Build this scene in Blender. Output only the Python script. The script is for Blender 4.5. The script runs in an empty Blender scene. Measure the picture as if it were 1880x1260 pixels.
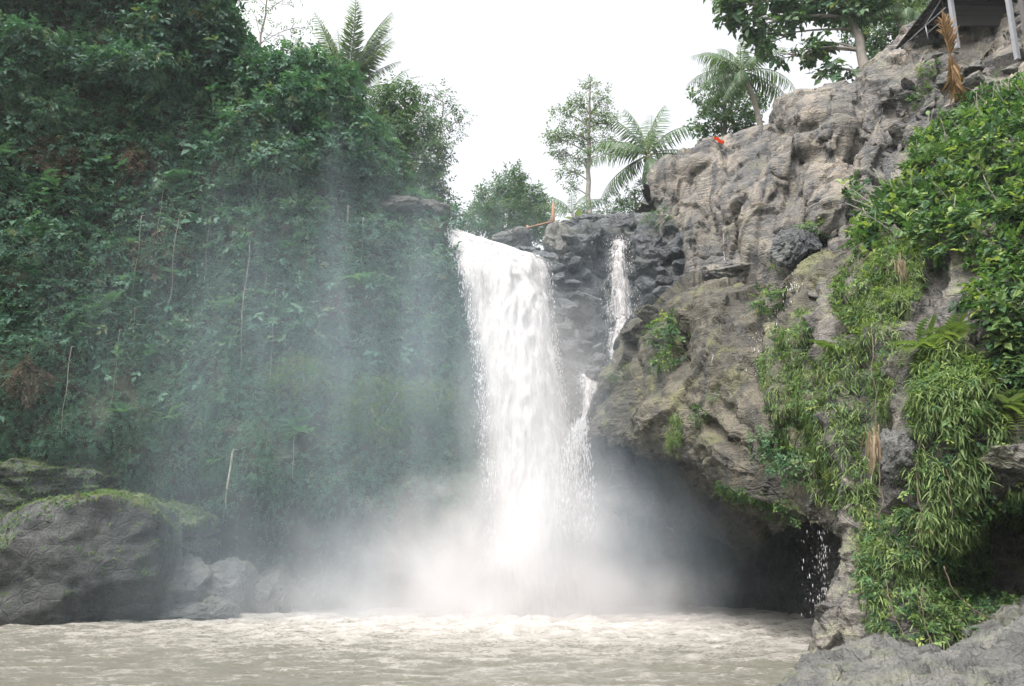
import bpy, bmesh, math, random
import numpy as np
from mathutils import Vector, Matrix

random.seed(7)
RNG = np.random.default_rng(11)
R = math.radians
scene = bpy.context.scene
COL = scene.collection

# ------------------------------------------------------------------ camera
CAM_H, FPX, PITCH = 2.2, 1600.0, math.atan(400 / 1600)
cam_d = bpy.data.cameras.new('camera')
cam_d.sensor_width = 36.0
cam_d.lens = 36.0 * FPX / 1880.0
cam_d.clip_end = 3000
cam = bpy.data.objects.new('camera', cam_d)
COL.objects.link(cam)
cam.location = (0, 0, CAM_H)
cam.rotation_euler = (math.pi / 2 + PITCH, 0, 0)
scene.camera = cam

# ------------------------------------------------------------------ sky, sun, exposure
SUN_EL, SUN_AZ = R(62), R(222)          # azimuth measured from +Y towards +X
world = bpy.data.worlds.new('World')
scene.world = world
world.use_nodes = True
wn, wl = world.node_tree.nodes, world.node_tree.links
wn.clear()
sky = wn.new('ShaderNodeTexSky')
sky.sky_type = 'NISHITA'
sky.sun_disc = False
sky.sun_elevation = SUN_EL
sky.sun_rotation = SUN_AZ
sky.dust_density = 10.0
sky.air_density = 1.3
sky.ozone_density = 1.0
hs = wn.new('ShaderNodeHueSaturation')
hs.inputs['Saturation'].default_value = 0.14
bg = wn.new('ShaderNodeBackground')
bg.inputs['Strength'].default_value = 0.15
wo = wn.new('ShaderNodeOutputWorld')
wl.new(sky.outputs[0], hs.inputs['Color'])
wl.new(hs.outputs[0], bg.inputs['Color'])
wl.new(bg.outputs[0], wo.inputs['Surface'])

sun_d = bpy.data.lights.new('sun', 'SUN')
sun_d.energy = 0.95
sun_d.angle = R(14)
sun_d.color = (1.0, 0.91, 0.87)
sun = bpy.data.objects.new('sun', sun_d)
COL.objects.link(sun)
sdir = Vector((math.sin(SUN_AZ) * math.cos(SUN_EL), math.cos(SUN_AZ) * math.cos(SUN_EL), math.sin(SUN_EL)))
sun.rotation_euler = sdir.to_track_quat('Z', 'Y').to_euler()
sun.location = sdir * 80

vs = scene.view_settings
vs.view_transform = 'Standard'
vs.look = 'None'
vs.gamma = 1.0
vs.use_curve_mapping = False
vs.exposure = 1.5

cy = scene.cycles
cy.max_bounces = 7
cy.diffuse_bounces = 3
cy.glossy_bounces = 2
cy.transmission_bounces = 4
cy.transparent_max_bounces = 16
cy.volume_bounces = 2
cy.volume_step_rate = 1.0
cy.volume_max_steps = 128
cy.use_denoising = True
cy.use_adaptive_sampling = True
cy.adaptive_threshold = 0.02
cy.caustics_reflective = False
cy.caustics_refractive = False
cy.sample_clamp_indirect = 4.0

# ------------------------------------------------------------------ pixel <-> world
CP, SP = math.cos(PITCH), math.sin(PITCH)


def W(px, py, d):
    """world point seen at photo pixel (px,py) standing d metres away along +Y"""
    px, py, d = np.asarray(px, float), np.asarray(py, float), np.asarray(d, float)
    u, v = (px - 940) / FPX, (630 - py) / FPX
    y = CP - v * SP
    z = SP + v * CP
    t = d / y
    return np.stack([u * t, d + 0 * u, CAM_H + z * t], -1)


def project(P):
    x, y, z = P[..., 0], P[..., 1], P[..., 2] - CAM_H
    f = y * CP + z * SP
    up = -y * SP + z * CP
    return 940 + FPX * x / f, 630 - FPX * up / f


# ------------------------------------------------------------------ noise
def _hash(ix, iy, iz, s):
    h = (ix * 374761393 + iy * 668265263 + iz * 1274126177 + s * 974634777) & 0xFFFFFFFF
    h = ((h ^ (h >> 13)) * 1274126177) & 0xFFFFFFFF
    h = (h ^ (h >> 16)) & 0xFFFFFFFF
    return h


def perlin(P, s=0):
    P = np.asarray(P, float)
    I = np.floor(P).astype(np.int64)
    F = P - I
    U = F * F * F * (F * (F * 6 - 15) + 10)
    out = np.zeros(P.shape[:-1])
    for dx in (0, 1):
        for dy in (0, 1):
            for dz in (0, 1):
                h = _hash(I[..., 0] + dx, I[..., 1] + dy, I[..., 2] + dz, s)
                gx = (h & 1023) / 511.5 - 1
                gy = ((h >> 10) & 1023) / 511.5 - 1
                gz = ((h >> 20) & 1023) / 511.5 - 1
                g = gx * (F[..., 0] - dx) + gy * (F[..., 1] - dy) + gz * (F[..., 2] - dz)
                w = (U[..., 0] if dx else 1 - U[..., 0]) * (U[..., 1] if dy else 1 - U[..., 1]) * (U[..., 2] if dz else 1 - U[..., 2])
                out += g * w
    return out * 1.3


def fbm(P, o=4, s=0, g=0.5, l=2.03):
    P = np.asarray(P, float)
    a, t = 1.0, 0
    out = 0
    for i in range(o):
        out = out + a * perlin(P, s + i * 17)
        t += a
        a *= g
        P = P * l
    return out / t


def ridged(P, o=4, s=0):
    P = np.asarray(P, float)
    a, t = 1.0, 0
    out = 0
    for i in range(o):
        out = out + a * (1 - 2 * np.abs(perlin(P, s + i * 17)))
        t += a
        a *= 0.5
        P = P * 2.03
    return out / t


def worley(P, s=0):
    P = np.asarray(P, float)
    I = np.floor(P).astype(np.int64)
    f1 = np.full(P.shape[:-1], 9.0)
    f2 = f1.copy()
    cid = np.zeros(P.shape[:-1])
    for dx in (-1, 0, 1):
        for dy in (-1, 0, 1):
            for dz in (-1, 0, 1):
                c = I + np.array([dx, dy, dz])
                h = _hash(c[..., 0], c[..., 1], c[..., 2], s)
                q = np.stack([(h & 1023) / 1023, ((h >> 10) & 1023) / 1023, ((h >> 20) & 1023) / 1023], -1) + c
                d = np.sqrt(((q - P) ** 2).sum(-1))
                m = d < f1
                f2 = np.where(m, f1, np.minimum(f2, d))
                cid = np.where(m, (h >> 7 & 1023) / 1023, cid)
                f1 = np.where(m, d, f1)
    return f1, f2, cid


def facet(P, s=0):
    """broken-stone relief: every cell is a flat plane tilted its own way"""
    P = np.asarray(P, float)
    P = P + 0.22 * np.stack([perlin(P * 1.3 + k * 7.1, s + k) for k in range(3)], -1)
    I = np.floor(P).astype(np.int64)
    f1 = np.full(P.shape[:-1], 9.0)
    out = np.zeros(P.shape[:-1])
    for dx in (-1, 0, 1):
        for dy in (-1, 0, 1):
            for dz in (-1, 0, 1):
                c = I + np.array([dx, dy, dz])
                h = _hash(c[..., 0], c[..., 1], c[..., 2], s)
                q = np.stack([(h & 1023) / 1023, ((h >> 10) & 1023) / 1023, ((h >> 20) & 1023) / 1023], -1) + c
                h2 = _hash(c[..., 0], c[..., 1], c[..., 2], s + 91)
                g = np.stack([(h2 & 1023) / 511.5 - 1, ((h2 >> 10) & 1023) / 511.5 - 1, ((h2 >> 20) & 1023) / 511.5 - 1], -1)
                d = ((q - P) ** 2).sum(-1)
                m = d < f1
                out = np.where(m, ((P - q) * g).sum(-1) + 0.35 * g[..., 0], out)
                f1 = np.where(m, d, f1)
    return out


def sstep(a, b, x):
    t = np.clip((x - a) / (b - a), 0, 1)
    return t * t * (3 - 2 * t)


# ------------------------------------------------------------------ object helpers
def put(o, label=None, cat=None, group=None, kind=None, parent=None):
    if o.name not in COL.objects:
        COL.objects.link(o)
    if label: o['label'] = label
    if cat: o['category'] = cat
    if group: o['group'] = group
    if kind: o['kind'] = kind
    if parent is not None:
        o.parent = parent
    return o


def mesh_data(name, V, F, mat=None, rnd=None, smooth=True):
    me = bpy.data.meshes.new(name)
    V = np.asarray(V, np.float32).reshape(-1, 3)
    Fs = [np.asarray(f, np.int32) for f in (F if isinstance(F, list) else [F]) if len(f)]
    me.vertices.add(len(V))
    me.vertices.foreach_set('co', V.ravel())
    nl = sum(f.size for f in Fs)
    nf = sum(len(f) for f in Fs)
    me.loops.add(nl)
    me.loops.foreach_set('vertex_index', np.concatenate([f.ravel() for f in Fs]))
    me.polygons.add(nf)
    tot = np.concatenate([np.full(len(f), f.shape[1], np.int32) for f in Fs])
    start = np.concatenate([[0], np.cumsum(tot)[:-1]]).astype(np.int32)
    me.polygons.foreach_set('loop_start', start)
    me.polygons.foreach_set('use_smooth', np.full(nf, smooth))
    if rnd is not None:
        a = me.attributes.new('rnd', 'FLOAT', 'POINT')
        a.data.foreach_set('value', np.asarray(rnd, np.float32))
    me.update(calc_edges=True)
    if mat: me.materials.append(mat)
    return me


def mobj(name, V, F, mat=None, rnd=None, smooth=True, **kw):
    o = bpy.data.objects.new(name, mesh_data(name, V, F, mat, rnd, smooth))
    return put(o, **kw)


def empty(name, loc, **kw):
    o = bpy.data.objects.new(name, None)
    o.location = tuple(float(c) for c in loc)
    o.empty_display_size = 0.3
    return put(o, **kw)


def child(o, parent):
    """parent keeping world placement (parents here are unrotated, unscaled)"""
    o.parent = parent
    o.matrix_parent_inverse = Matrix.Translation(-parent.location)
    return o


class MB:
    def __init__(s):
        s.V, s.Q, s.T, s.r, s.n = [], [], [], [], 0

    def add(s, V, F, rnd=0.5):
        V = np.asarray(V, float).reshape(-1, 3)
        F = np.asarray(F, int)
        (s.Q if F.shape[1] == 4 else s.T).append(F + s.n)
        s.V.append(V)
        s.r.append(np.broadcast_to(np.asarray(rnd, float), (len(V),)))
        s.n += len(V)
        return s

    def get(s):
        F = []
        if s.Q: F.append(np.concatenate(s.Q))
        if s.T: F.append(np.concatenate(s.T))
        return np.concatenate(s.V), F, np.concatenate(s.r)

    def obj(s, name, mat, smooth=True, **kw):
        V, F, r = s.get()
        return mobj(name, V, F, mat, r, smooth, **kw)


def tube(P, rad, sides=6, cap=True):
    P = np.asarray(P, float)
    n = len(P)
    rad = np.broadcast_to(np.asarray(rad, float), (n,))
    T = np.gradient(P, axis=0)
    T /= np.linalg.norm(T, axis=1)[:, None] + 1e-9
    ref = np.array([0.31, 0.87, 0.39]) if abs(T[0, 1]) < 0.8 else np.array([1.0, 0.1, 0.2])
    A = np.cross(T, ref)
    A /= np.linalg.norm(A, axis=1)[:, None] + 1e-9
    B = np.cross(T, A)
    a = np.linspace(0, 2 * math.pi, sides, endpoint=False)
    V = P[:, None] + rad[:, None, None] * (np.cos(a)[None, :, None] * A[:, None] + np.sin(a)[None, :, None] * B[:, None])
    i, j = np.meshgrid(np.arange(n - 1), np.arange(sides), indexing='ij')
    j2 = (j + 1) % sides
    F = np.stack([i * sides + j, i * sides + j2, (i + 1) * sides + j2, (i + 1) * sides + j], -1).reshape(-1, 4)
    V = V.reshape(-1, 3)
    if cap:
        c0, c1 = len(V), len(V) + 1
        V = np.concatenate([V, P[:1], P[-1:]])
        jj = np.arange(sides)
        k = (jj + 1) % sides
        e = (n - 1) * sides
        F = np.concatenate([F, np.stack([np.full(sides, c0), k, jj, jj], -1)[:, [0, 1, 2, 2]] * 0 + np.stack([np.full(sides, c0), k, jj, np.full(sides, c0)], -1),
                            np.stack([np.full(sides, c1), e + jj, e + k, np.full(sides, c1)], -1)])
        # the caps are triangles written separately
        quads = F[:-2 * sides]
        tris = F[-2 * sides:, :3]
        return V, quads, tris
    return V, F, np.zeros((0, 3), int)


def add_tube(mb, P, rad, sides=6, rnd=0.5):
    V, q, t = tube(P, rad, sides)
    n0 = mb.n
    mb.add(V, q, rnd)
    mb.T.append(t + n0)


def bez(a, b, c, n=10):
    t = np.linspace(0, 1, n)[:, None]
    a, b, c = map(lambda q: np.asarray(q, float), (a, b, c))
    return (1 - t) ** 2 * a + 2 * t * (1 - t) * b + t * t * c


def cr(P, n):
    """Catmull-Rom resample along axis 0"""
    P = np.asarray(P, float)
    m = len(P)
    E = np.concatenate([2 * P[:1] - P[1:2], P, 2 * P[-1:] - P[-2:-1]])
    x = np.linspace(0, m - 1, n)
    i = np.minimum(x.astype(int), m - 2)
    t = (x - i).reshape((-1,) + (1,) * (P.ndim - 1))
    p0, p1, p2, p3 = E[i], E[i + 1], E[i + 2], E[i + 3]
    return 0.5 * (2 * p1 + (p2 - p0) * t + (2 * p0 - 5 * p1 + 4 * p2 - p3) * t * t + (3 * p1 - p0 - 3 * p2 + p3) * t ** 3)


def grid_faces(nr, nc):
    i, j = np.meshgrid(np.arange(nr - 1), np.arange(nc - 1), indexing='ij')
    k = i * nc + j
    return np.stack([k, k + 1, k + nc + 1, k + nc], -1).reshape(-1, 4)


def grid_normals(G):
    N = np.cross(np.gradient(G, axis=1), np.gradient(G, axis=0))
    N /= np.linalg.norm(N, axis=2)[..., None] + 1e-9
    C = np.array([0, 0, CAM_H]) - G
    if (N * C).sum(-1).mean() < 0:
        N = -N
    return N


class Patch:
    """a rock surface lofted through a grid of surveyed points, roughened in world space"""

    def __init__(s, rows, nr, nc):
        G = np.asarray(rows, float)
        s.G = np.swapaxes(cr(np.swapaxes(cr(G, nr), 0, 1), nc), 0, 1)
        s.N = grid_normals(s.G)

    def push(s, amt):
        s.G = s.G + s.N * amt[..., None]
        s.N = grid_normals(s.G)
        return s

    def bumps(s, lst, gain=1.0):
        px, py = project(s.G)
        a = np.zeros(px.shape)
        for cx, cyy, sx, sy, rot, amp in lst:
            amp = amp * gain
            c, q = math.cos(R(rot)), math.sin(R(rot))
            dx, dy = px - cx, py - cyy
            X, Y = dx * c + dy * q, -dx * q + dy * c
            a += amp * np.exp(-(X / sx) ** 2 - (Y / sy) ** 2)
        return s.push(a)

    def obj(s, name, mat, **kw):
        nr, nc = s.G.shape[:2]
        return mobj(name, s.G.reshape(-1, 3), grid_faces(nr, nc), mat, None, True, **kw)

    def tris(s):
        V = s.G.reshape(-1, 3)
        F = grid_faces(*s.G.shape[:2])
        return V, F

    def sample(s, n, poly=None, weight=None, face=None):
        V, F = s.tris()
        Nn = s.N.reshape(-1, 3)
        c = V[F].mean(1)
        ar = np.linalg.norm(np.cross(V[F[:, 2]] - V[F[:, 0]], V[F[:, 3]] - V[F[:, 1]]), axis=1) / 2
        w = ar.copy()
        if poly is not None:
            px, py = project(c)
            w = w * inside(px, py, poly)
        if weight is not None:
            w = w * weight(c, Nn[F[:, 0]])
        if w.sum() <= 0:
            return np.zeros((0, 3)), np.zeros((0, 3))
        k = RNG.choice(len(F), n, p=w / w.sum())
        a, b = RNG.random((n, 1)), RNG.random((n, 1))
        q = V[F[k]]
        P = (q[:, 0] * (1 - a) + q[:, 1] * a) * (1 - b) + (q[:, 3] * (1 - a) + q[:, 2] * a) * b
        return P, Nn[F[k, 0]]


def inside(px, py, poly):
    r = np.zeros(px.shape, bool)
    n = len(poly)
    for i in range(n):
        x0, y0 = poly[i]
        x1, y1 = poly[(i + 1) % n]
        m = ((y0 > py) != (y1 > py)) & (px < (x1 - x0) * (py - y0) / (y1 - y0 + 1e-12) + x0)
        r ^= m
    return r


# ------------------------------------------------------------------ materials
class NT:
    """small helper around a node tree"""

    def __init__(s, name):
        s.m = bpy.data.materials.new(name)
        s.m.use_nodes = True
        s.t = s.m.node_tree
        s.t.nodes.clear()
        s.out = s.t.nodes.new('ShaderNodeOutputMaterial')

    def n(s, typ, **kw):
        o = s.t.nodes.new(typ)
        for k, v in kw.items():
            setattr(o, k, v)
        return o

    def set(s, sock, v):
        if isinstance(v, bpy.types.NodeSocket):
            s.t.links.new(v, sock)
        else:
            sock.default_value = v

    def math(s, op, a, b=0.0, c=0.0):
        o = s.n('ShaderNodeMath', operation=op)
        s.set(o.inputs[0], a)
        s.set(o.inputs[1], b)
        s.set(o.inputs[2], c)
        return o.outputs[0]

    def pos(s):
        return s.n('ShaderNodeNewGeometry').outputs['Position']

    def scaled(s, vec, sc, loc=(0, 0, 0), rot=(0, 0, 0)):
        o = s.n('ShaderNodeMapping')
        s.set(o.inputs[0], vec)
        o.inputs['Scale'].default_value = sc
        o.inputs['Location'].default_value = loc
        o.inputs['Rotation'].default_value = rot
        return o.outputs[0]

    def noise(s, vec, scale, detail=5, rough=0.55, dist=0.0):
        o = s.n('ShaderNodeTexNoise')
        s.set(o.inputs['Vector'], vec)
        o.inputs['Scale'].default_value = scale
        o.inputs['Detail'].default_value = detail
        o.inputs['Roughness'].default_value = rough
        o.inputs['Distortion'].default_value = dist
        return o.outputs['Fac']

    def vor(s, vec, scale, feat='F1'):
        o = s.n('ShaderNodeTexVoronoi', feature=feat)
        s.set(o.inputs['Vector'], vec)
        o.inputs['Scale'].default_value = scale
        return o.outputs['Distance']

    def ramp(s, fac, stops):
        o = s.n('ShaderNodeValToRGB')
        s.set(o.inputs[0], fac)
        e = o.color_ramp.elements
        while len(e) < len(stops):
            e.new(0.5)
        for i, (p, c) in enumerate(stops):
            e[i].position = p
            e[i].color = c if len(c) == 4 else (*c, 1)
        return o.outputs[0]

    def map(s, v, a, b, c=0.0, d=1.0):
        o = s.n('ShaderNodeMapRange')
        s.set(o.inputs[0], v)
        for i, q in enumerate((a, b, c, d)):
            o.inputs[i + 1].default_value = q
        return o.outputs[0]

    def mix(s, fac, a, b, mode='MIX'):
        o = s.n('ShaderNodeMix', data_type='RGBA', blend_type=mode)
        s.set(o.inputs[0], fac)
        for i, v in ((6, a), (7, b)):
            if not isinstance(v, bpy.types.NodeSocket):
                v = (*v, 1) if len(v) == 3 else v
            s.set(o.inputs[i], v)
        return o.outputs[2]

    def bump(s, h, strength=0.5, dist=0.1, normal=None):
        o = s.n('ShaderNodeBump')
        o.inputs['Strength'].default_value = strength
        o.inputs['Distance'].default_value = dist
        s.set(o.inputs['Height'], h)
        if normal is not None:
            s.set(o.inputs['Normal'], normal)
        return o.outputs[0]

    def bsdf(s, col, rough=0.8, normal=None, spec=0.5):
        o = s.n('ShaderNodeBsdfPrincipled')
        if not isinstance(col, bpy.types.NodeSocket): col = (*col, 1)
        s.set(o.inputs['Base Color'], col)
        s.set(o.inputs['Roughness'], rough)
        o.inputs['Specular IOR Level'].default_value = spec
        if normal is not None:
            s.set(o.inputs['Normal'], normal)
        return o.outputs[0]

    def mixsh(s, fac, a, b):
        o = s.n('ShaderNodeMixShader')
        s.set(o.inputs[0], fac)
        s.set(o.inputs[1], a)
        s.set(o.inputs[2], b)
        return o.outputs[0]

    def surf(s, sh):
        s.t.links.new(sh, s.out.inputs['Surface'])
        return s.m

    def vol(s, sh):
        s.t.links.new(sh, s.out.inputs['Volume'])
        return s.m

    def up(s):
        g = s.n('ShaderNodeNewGeometry')
        x = s.n('ShaderNodeSeparateXYZ')
        s.t.links.new(g.outputs['Normal'], x.inputs[0])
        return x.outputs['Z']


def leaf_mat(name, stops, trans=0.35, rough=0.5, spec=0.22):
    t = NT(name)
    a = t.n('ShaderNodeAttribute', attribute_name='rnd')
    c = t.ramp(a.outputs['Fac'], stops)
    big = t.noise(t.pos(), 0.45, 3)
    c = t.mix(t.map(big, 0.3, 0.7, 0.0, 0.45), c, t.mix(1.0, c, (0.62, 0.85, 0.75), 'MULTIPLY'))
    p = t.bsdf(c, rough, None, spec)
    tr = t.n('ShaderNodeBsdfTranslucent')
    t.set(tr.inputs[0], t.mix(1.0, c, (1.25, 1.3, 0.6), 'MULTIPLY'))
    return t.surf(t.mixsh(trans, p, tr.outputs[0]))


M = {}
M['leaf_dark'] = leaf_mat('dark_leaf', [(0, (0.024, 0.066, 0.052)), (0.5, (0.046, 0.11, 0.082)), (0.86, (0.085, 0.16, 0.12)), (0.97, (0.12, 0.165, 0.09)), (1, (0.16, 0.13, 0.07))])
M['leaf_creeper'] = leaf_mat('creeper_leaf', [(0, (0.026, 0.075, 0.054)), (0.5, (0.05, 0.125, 0.082)), (0.9, (0.088, 0.17, 0.112)), (1, (0.12, 0.15, 0.08))])
M['leaf_mid'] = leaf_mat('tree_leaf', [(0, (0.04, 0.09, 0.05)), (0.5, (0.066, 0.13, 0.065)), (0.9, (0.11, 0.175, 0.085)), (1, (0.16, 0.17, 0.08))])
M['leaf_backlit'] = leaf_mat('backlit_leaf', [(0, (0.07, 0.12, 0.06)), (0.5, (0.11, 0.17, 0.085)), (1, (0.17, 0.2, 0.10))], 0.45)  # skyline leaves: backlight and haze painted in as a paler colour
M['leaf_near'] = leaf_mat('broad_leaf', [(0, (0.024, 0.06, 0.027)), (0.5, (0.058, 0.115, 0.042)), (0.85, (0.13, 0.205, 0.066)), (1, (0.24, 0.28, 0.09))], 0.38, 0.5, 0.22)
M['reed'] = leaf_mat('reed_leaf', [(0, (0.052, 0.095, 0.034)), (0.5, (0.125, 0.18, 0.062)), (0.9, (0.22, 0.27, 0.105)), (0.96, (0.24, 0.20, 0.09)), (1, (0.28, 0.19, 0.09))], 0.4)
M['moss_blade'] = leaf_mat('moss_blade', [(0, (0.045, 0.095, 0.035)), (0.5, (0.075, 0.13, 0.045)), (1, (0.13, 0.15, 0.055))], 0.35, 0.8, 0.1)
M['palm'] = leaf_mat('palm_leaflet', [(0, (0.06, 0.11, 0.06)), (0.6, (0.095, 0.15, 0.08)), (1, (0.16, 0.19, 0.08))], 0.45, 0.4)
M['palm_backlit'] = leaf_mat('backlit_palm_leaflet', [(0, (0.10, 0.14, 0.115)), (1, (0.16, 0.20, 0.16))], 0.5, 0.5)  # lighter copy of the palm colour, imitating backlit, hazy fronds
M['palm_yellow'] = leaf_mat('yellowing_leaflet', [(0, (0.15, 0.16, 0.04)), (1, (0.26, 0.22, 0.06))], 0.4)
M['dry'] = leaf_mat('dry_leaf', [(0, (0.09, 0.05, 0.022)), (0.5, (0.18, 0.10, 0.042)), (1, (0.27, 0.165, 0.08))], 0.3, 0.7)
M['brown'] = leaf_mat('withered_creeper', [(0, (0.05, 0.035, 0.026)), (0.7, (0.10, 0.068, 0.045)), (1, (0.07, 0.10, 0.06))], 0.2, 0.8)
M['straw'] = leaf_mat('straw_leaf', [(0, (0.16, 0.11, 0.07)), (1, (0.36, 0.29, 0.21))], 0.3, 0.8)
M['red'] = leaf_mat('red_cloth', [(0, (0.55, 0.03, 0.02)), (1, (0.7, 0.06, 0.03))], 0.3, 0.7)


def bark_mat(name, a, b, ring=False):
    t = NT(name)
    p = t.pos()
    n = t.noise(t.scaled(p, (6, 6, 1.5)), 1.5, 6)
    n2 = t.noise(t.scaled(p, (1, 1, 14 if ring else 3)), 1.2, 3)
    c = t.ramp(t.math('MULTIPLY_ADD', n, 0.6, t.math('MULTIPLY', n2, 0.4)), [(0.3, a), (0.7, b)])
    return t.surf(t.bsdf(c, 0.85, t.bump(n, 0.6, 0.04)))


M['bark'] = bark_mat('bark', (0.09, 0.075, 0.055), (0.26, 0.23, 0.19))
M['bark_pale'] = bark_mat('pale_bark', (0.13, 0.115, 0.10), (0.27, 0.245, 0.215))
M['palm_bark'] = bark_mat('palm_bark', (0.16, 0.14, 0.12), (0.36, 0.33, 0.29), True)
M['root'] = bark_mat('root_bark', (0.04, 0.03, 0.02), (0.13, 0.09, 0.06))
M['vine'] = bark_mat('vine_bark', (0.10, 0.10, 0.075), (0.30, 0.29, 0.24))
M['wood_orange'] = bark_mat('orange_wood', (0.14, 0.07, 0.035), (0.3, 0.16, 0.085))


def rock_mat(name, dark, mid, light, wet=0.0, moss=0.3, mossc=(0.09, 0.12, 0.035), strata=0.3, fine=1.0, streak=0.5, rough=0.8, tilt=0.15, cover=False):
    t = NT(name)
    p = t.pos()
    wv = t.n('ShaderNodeTexNoise')
    t.set(wv.inputs['Vector'], p)
    wv.inputs['Scale'].default_value = 0.5
    warp = t.n('ShaderNodeVectorMath', operation='MULTIPLY_ADD')
    t.set(warp.inputs[0], wv.outputs['Color'])
    warp.inputs[1].default_value = (1.2, 1.2, 0.6)
    t.set(warp.inputs[2], p)
    wp = warp.outputs[0]
    big = t.noise(wp, 0.35, 4, 0.6)
    med = t.noise(wp, 1.8, 6, 0.68)
    grain = t.noise(p, 14 * fine, 3, 0.7)
    lay = t.noise(t.scaled(wp, (0.25, 0.25, 5.0), rot=(0.08, tilt, 0)), 1.3, 4, 0.65)
    strk = t.noise(t.scaled(wp, (2.2, 2.2, 0.16)), 1.0, 4, 0.6)
    v = t.math('MULTIPLY_ADD', big, 0.5, t.math('MULTIPLY', med, 0.35))
    v = t.math('MULTIPLY_ADD', grain, 0.15, v)
    v = t.math('MULTIPLY_ADD', t.math('SUBTRACT', lay, 0.5), strata, v)
    c = t.ramp(v, [(0.38, dark), (0.49, mid), (0.61, light)])
    # grey wash marks running down the face
    s = t.map(strk, 0.50, 0.60, 0.0, streak)
    c = t.mix(s, c, (mid[0] * 0.38, mid[1] * 0.42, mid[2] * 0.5))
    c = t.mix(t.map(strk, 0.40, 0.28, 0.0, streak * 0.5), c, light)
    # stains and lichen
    c = t.mix(t.map(t.noise(wp, 5.5, 6, 0.7), 0.60, 0.72, 0.0, 0.55), c, (dark[0] * 0.5, dark[1] * 0.5, dark[2] * 0.5))
    if cover:
        mo = t.map(t.math('MULTIPLY_ADD', t.noise(wp, 1.4, 6, 0.65), 1.1, t.up()), 1.12, 1.45)
    else:
        mo = t.math('MULTIPLY', t.map(t.noise(wp, 0.9, 6, 0.65), 0.52, 0.66), t.map(t.up(), -0.25, 0.6, 0.25, 1.0))
    mcol = t.mix(t.noise(p, 9, 4), mossc, (mossc[0] * 1.9, mossc[1] * 1.6, mossc[2] * 1.3))
    c = t.mix(t.math('MULTIPLY', mo, moss), c, mcol)
    crack = t.vor(wp, 1.7, 'DISTANCE_TO_EDGE')
    h = t.math('MULTIPLY_ADD', med, 1.0, t.math('MULTIPLY', grain, 0.35))
    h = t.math('MULTIPLY_ADD', lay, strata * 1.6, h)
    h = t.math('MULTIPLY_ADD', t.map(crack, 0.0, 0.05), 0.12, h)
    nb = t.bump(h, 1.0, 0.22)
    rg = t.map(t.math('ADD', s, t.math('MULTIPLY', grain, 0.3)), 0.1, 0.9, rough, max(0.3, rough - 0.25 - wet * 0.4))
    return t.surf(t.bsdf(c, rg, nb, 0.4))


M['sand'] = rock_mat('sandstone', (0.05, 0.051, 0.052), (0.115, 0.106, 0.094), (0.22, 0.19, 0.152), 0.2, 0.2, strata=0.3, streak=0.9)
M['wet'] = rock_mat('wet_basalt', (0.014, 0.017, 0.021), (0.037, 0.042, 0.048), (0.095, 0.097, 0.10), 0.9, 0.2, strata=0.25, rough=0.42)
M['congl'] = rock_mat('conglomerate', (0.021, 0.020, 0.015), (0.052, 0.047, 0.035), (0.108, 0.096, 0.070), 0.1, 0.75, (0.07, 0.085, 0.028), strata=0.3, fine=0.8, streak=0.75)
M['cave'] = rock_mat('cave_rock', (0.02, 0.022, 0.022), (0.045, 0.046, 0.045), (0.085, 0.085, 0.08), 0.6, 0.1, strata=0.3, rough=0.6)
M['shelf'] = rock_mat('worn_rock', (0.033, 0.034, 0.032), (0.075, 0.075, 0.07), (0.135, 0.13, 0.118), 0.2, 0.22, strata=0.15, streak=0.25)
M['butt'] = rock_mat('buttress_rock', (0.035, 0.034, 0.031), (0.085, 0.079, 0.07), (0.175, 0.158, 0.135), 0.3, 0.6, (0.08, 0.115, 0.03), strata=0.25, streak=0.5)
M['boulder'] = rock_mat('boulder_rock', (0.02, 0.022, 0.022), (0.048, 0.05, 0.048), (0.105, 0.104, 0.097), 0.3, 0.25, strata=0.15, streak=0.3)
M['soil'] = rock_mat('cliff_soil', (0.016, 0.02, 0.012), (0.032, 0.036, 0.02), (0.06, 0.055, 0.035), 0, 0.8, (0.03, 0.06, 0.02), strata=0.1, rough=0.95)


M['mossy'] = rock_mat('mossy_rock', (0.02, 0.023, 0.023), (0.046, 0.049, 0.048), (0.10, 0.102, 0.097), 0.3, 0.9, (0.06, 0.075, 0.03), strata=0.15, streak=0.3, cover=True)


def plain(name, col, rough=0.7, vary=0.3):
    t = NT(name)
    p = t.pos()
    n = t.noise(p, 6, 6, 0.65)
    c = t.mix(t.map(n, 0.35, 0.7, 0, vary), col, tuple(q * 0.45 for q in col))
    return t.surf(t.bsdf(c, rough, t.bump(n, 0.3, 0.02)))


M['post'] = plain('painted_post', (0.19, 0.20, 0.215), 0.5)
M['darkpost'] = plain('dark_post', (0.075, 0.07, 0.068), 0.6)
M['deck'] = plain('shaded_deck_timber', (0.012, 0.010, 0.009), 0.9)  # near-black: the shade under the deck is put into the timber colour
M['rope'] = plain('rope', (0.3, 0.22, 0.14), 0.9)


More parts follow.
